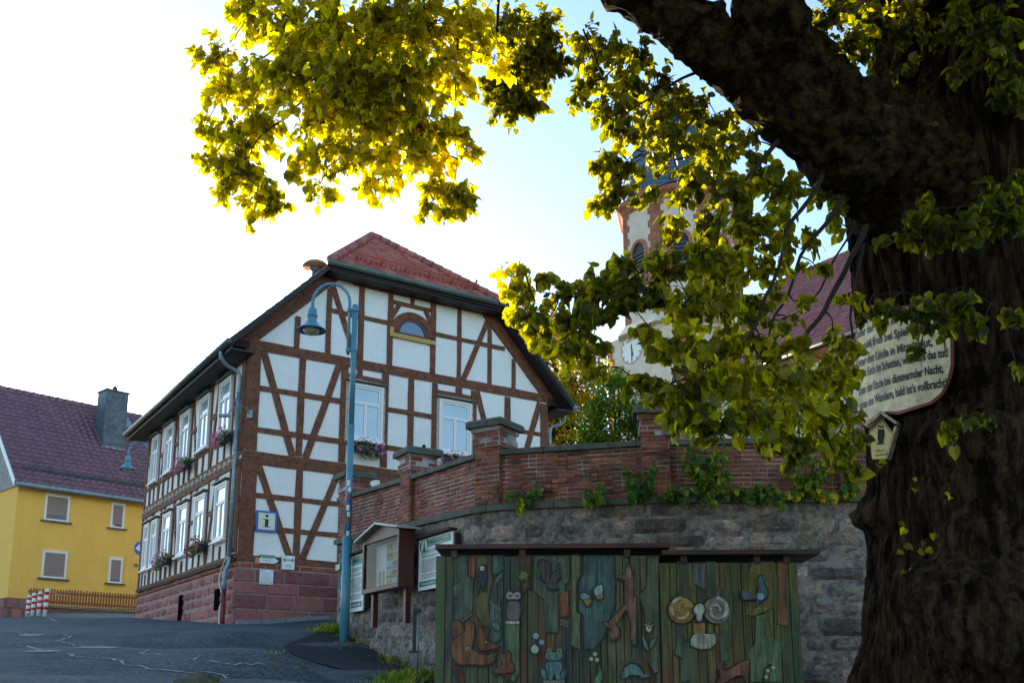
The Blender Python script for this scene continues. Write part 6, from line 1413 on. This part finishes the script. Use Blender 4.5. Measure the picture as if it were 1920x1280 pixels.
# ---------------------------------------------------------------- background trees and bushes
def bush_tree(name,label,cat,base,blobs,size,mat,n,trunk,seed,ye=(0,.6),group=None):
    rr=random.Random(seed); root=thing(name,label,cat,base,group); m=MB(); b=Vector(base)
    for c,r in blobs: 
        mid=(b+c)/2+Vector((0,0,(c.z-b.z)*.12)); m.tube(curve([b,mid,c+Vector((0,0,r*.3))],4),[trunk*(1-.11*i) for i in range(9)],6)
        for k in range(6): e=c+rvec(rr)*r; m.tube([c,(c+e)/2+Vector((0,0,.06*r)),e],[trunk*.25,trunk*.15,trunk*.05],4,cap=False)
    m.build('trunk','twig',root)
    m=MB(); tot=sum(r**2 for _,r in blobs)
    for c,r in blobs:
        sub=[(c+rvec(rr).normalized()*r*rr.uniform(.35,.95),r*rr.uniform(.2,.38)) for _ in range(26)]
        for i in range(int(n*r*r/tot)):
            if rr.random()<.9: c2,r2=rr.choice(sub); p=c2+rvec(rr)*r2
            else: p=c+rvec(rr)*r*1.05
            qleaf(m,p,size*rr.uniform(.7,1.3),rr.uniform(*ye),rr)
    m.build('crown',mat,root); return root
bl=[(at(1040,690,44),2.4),(at(990,660,44),1.3),(at(1080,730,44),2.0),(at(1010,740,45),2.0),(at(1070,810,44),2.2),(at(1020,640,45),1.5),(at(1000,830,44),2.2),(at(1060,650,45),1.4)]
bush_tree('autumn_tree','round autumn tree with small golden leaves behind the gable corner','tree',(2.2,44,4),bl,.17,'bgleaf',19000,.28,31,(.1,.9))
bl=[(at(1150,745,21),.55),(at(1120,790,21),.5),(at(1185,780,21),.55),(at(1160,715,21),.35),(at(1215,760,21),.4),(at(1140,825,21),.5),(at(1210,810,21),.5),(at(1105,825,21),.35)]
bush_tree('apple_tree','young green apple tree with thin branches behind the brick wall','tree',(2.3,21,2.9),bl,.085,'bushleaf',6500,.05,32,(0,.9))
bl=[(at(1300,790,19),.6),(at(1420,780,19),.7),(at(1540,760,19),.7),(at(1360,750,20),.7),(at(1480,740,20),.7)]
bush_tree('garden_bush','yellow green bush behind the brick wall under the linden branches','bush',(5.0,19,2.9),bl,.09,'bushleaf',5000,.05,33,(.2,.95))
# plants sprouting from the wall ledge
def wallplant(px,py,w_,h_,n_,label,seed,ye):
    n_=int(n_*1.6)
    rr=random.Random(seed)
    # find wall run position under the pixel
    best=None
    for i in range(0,420):
        s=-6+i*.03; p=wp(s,2.95,.05); w=p.y*_c+p.z*_s; x=CX+F*p.x/w
        if best is None or abs(x-px)<best[0]: best=(abs(x-px),s,p)
    s=best[1]; kk=best[2].y/1880.; b=wp(s,ledge(s)+.02,.06); root=thing('wall_vine',label,'climbing plant',b,'leafy plants growing out of the wall ledge')
    zc_=at(px,py,b.y).z; m=MB(); L_=MB()
    for i in range(max(4,n_//14)):
        e=wp(s+rr.uniform(-1,1)*w_*kk/2,zc_+rr.uniform(-1,1)*h_*kk/2,.12+rr.uniform(0,.18)); mid=(b+e)/2+Vector((0,-.08,.05)); m.tube(curve([b,mid,e],4),.004,4,cap=False)
        for k in range(n_//max(4,n_//14)+1):
            t=rr.uniform(.2,1.05); p=b.lerp(e,t)+rvec(rr)*.06; p.y-=.03; leaf(L_,p,(rr.gauss(0,.5),-.3,-.7+rr.gauss(0,.4)),(rr.gauss(0,.4),-.8,.5),rr.uniform(.065,.105),rr.uniform(*ye),1)
    m.build('stem','twig',root); L_.build('foliage','vine',root)
wallplant(985,938,75,55,75,'small leafy plant at the left end of the wall ledge, near the corner pier',41,(0,.6))
wallplant(1113,930,45,50,45,'small yellowish plant alone on the ledge between corner pier and middle pier',42,(.1,.6))
wallplant(1203,895,60,110,110,'tall bluish green plant climbing left of the middle pier',43,(0,.35))
wallplant(1320,895,110,130,260,'largest leafy plant, climbing the bricks right of the middle pier',44,(0,.6))
wallplant(1265,930,60,35,50,'low trailing plant at the foot of the middle pier',49,(0,.35))
wallplant(1415,935,110,50,130,'low spreading green plant along the ledge right of the largest plant',45,(0,.6))
wallplant(1510,885,80,120,150,'tall plant with yellow lower leaves climbing the bricks left of the trunk',46,(.05,.7))
wallplant(1550,935,90,25,60,'thin strip of yellow leaves on the ledge close to the tree trunk',47,(.5,.9))
wallplant(1592,890,45,95,80,'upright green plant on the ledge right beside the trunk',48,(.1,.6))
# weeds and grass at the wall foot, fallen leaves, stone
m=MB(); rr=random.Random(5)
def tuft(p,h,k,sp=.09):
    for i in range(k):
        b=p+Vector((rr.gauss(0,sp),rr.gauss(0,sp),0)); d=Vector((rr.gauss(0,.5),rr.gauss(0,.5),1)).normalized(); w_=Vector((rr.gauss(0,1),rr.gauss(0,1),0)).normalized()*.012; hh=h*rr.uniform(.5,1.2)
        m.add([b-w_,b+w_,b+d*hh*.6+w_*.8+Vector((0,0,0)),b+d*hh*.6-w_*.8,b+d*hh+Vector((d.x,d.y,-.3))*hh*.3],[[0,1,2,3],[3,2,4]]); m.y.extend([rr.random()*.6]*5)
for px,py,h,k,sp in ((598,1186,.18,60,.12),(612,1180,.2,60,.1),(628,1190,.25,60,.08),(640,1196,.16,40,.1),(662,1202,.16,45,.1),(690,1208,.16,40,.12),(715,1216,.13,30,.1),(725,1238,.2,90,.14),(745,1244,.2,80,.12),(760,1250,.14,40,.1),(730,1278,.2,90,.12),(760,1276,.22,110,.15),(790,1272,.24,110,.12),(815,1278,.22,80,.1),(500,1226,.05,20,.15),(540,1252,.04,12,.1),(750,1290,.2,100,.2),(700,1293,.15,60,.2)):
    p=onground(px,py); tuft(p,h,k,sp)
tag(m.build('wall_foot_grass','grass'),'tufts of grass and weeds at the foot of the stone wall','grass',kind='stuff')
m=MB()
for i in range(330):
    t=rr.random(); px=lerp(590,830,t)+rr.gauss(0,14); py=lerp(1180,1272,t)+rr.gauss(0,7); 
    if i%7==0: px=rr.uniform(420,620); py=rr.uniform(1185,1275)
    p=onground(px,min(py,1290)); qleaf(m,p+Vector((0,0,.02)),rr.uniform(.03,.07),0,rr,.15)
tag(m.build('fallen_leaves','leafdry'),'scattered brown fallen leaves on the asphalt beside the stone wall','leaves',kind='stuff')
p=onground(365,1281); p.y-=.0; m=MB(); m.ball(p+Vector((0,0,-.02)),.20,.15,.10,44,26,.5,14); tag(m.build('boulder',M('mossy stone',(.10,.095,.07),(.045,.055,.025),12,.95,1,30,col3=(.2,.19,.17),scale3=20,thr3=.6)),'rough mossy stone lying at the bottom edge of the road','stone')
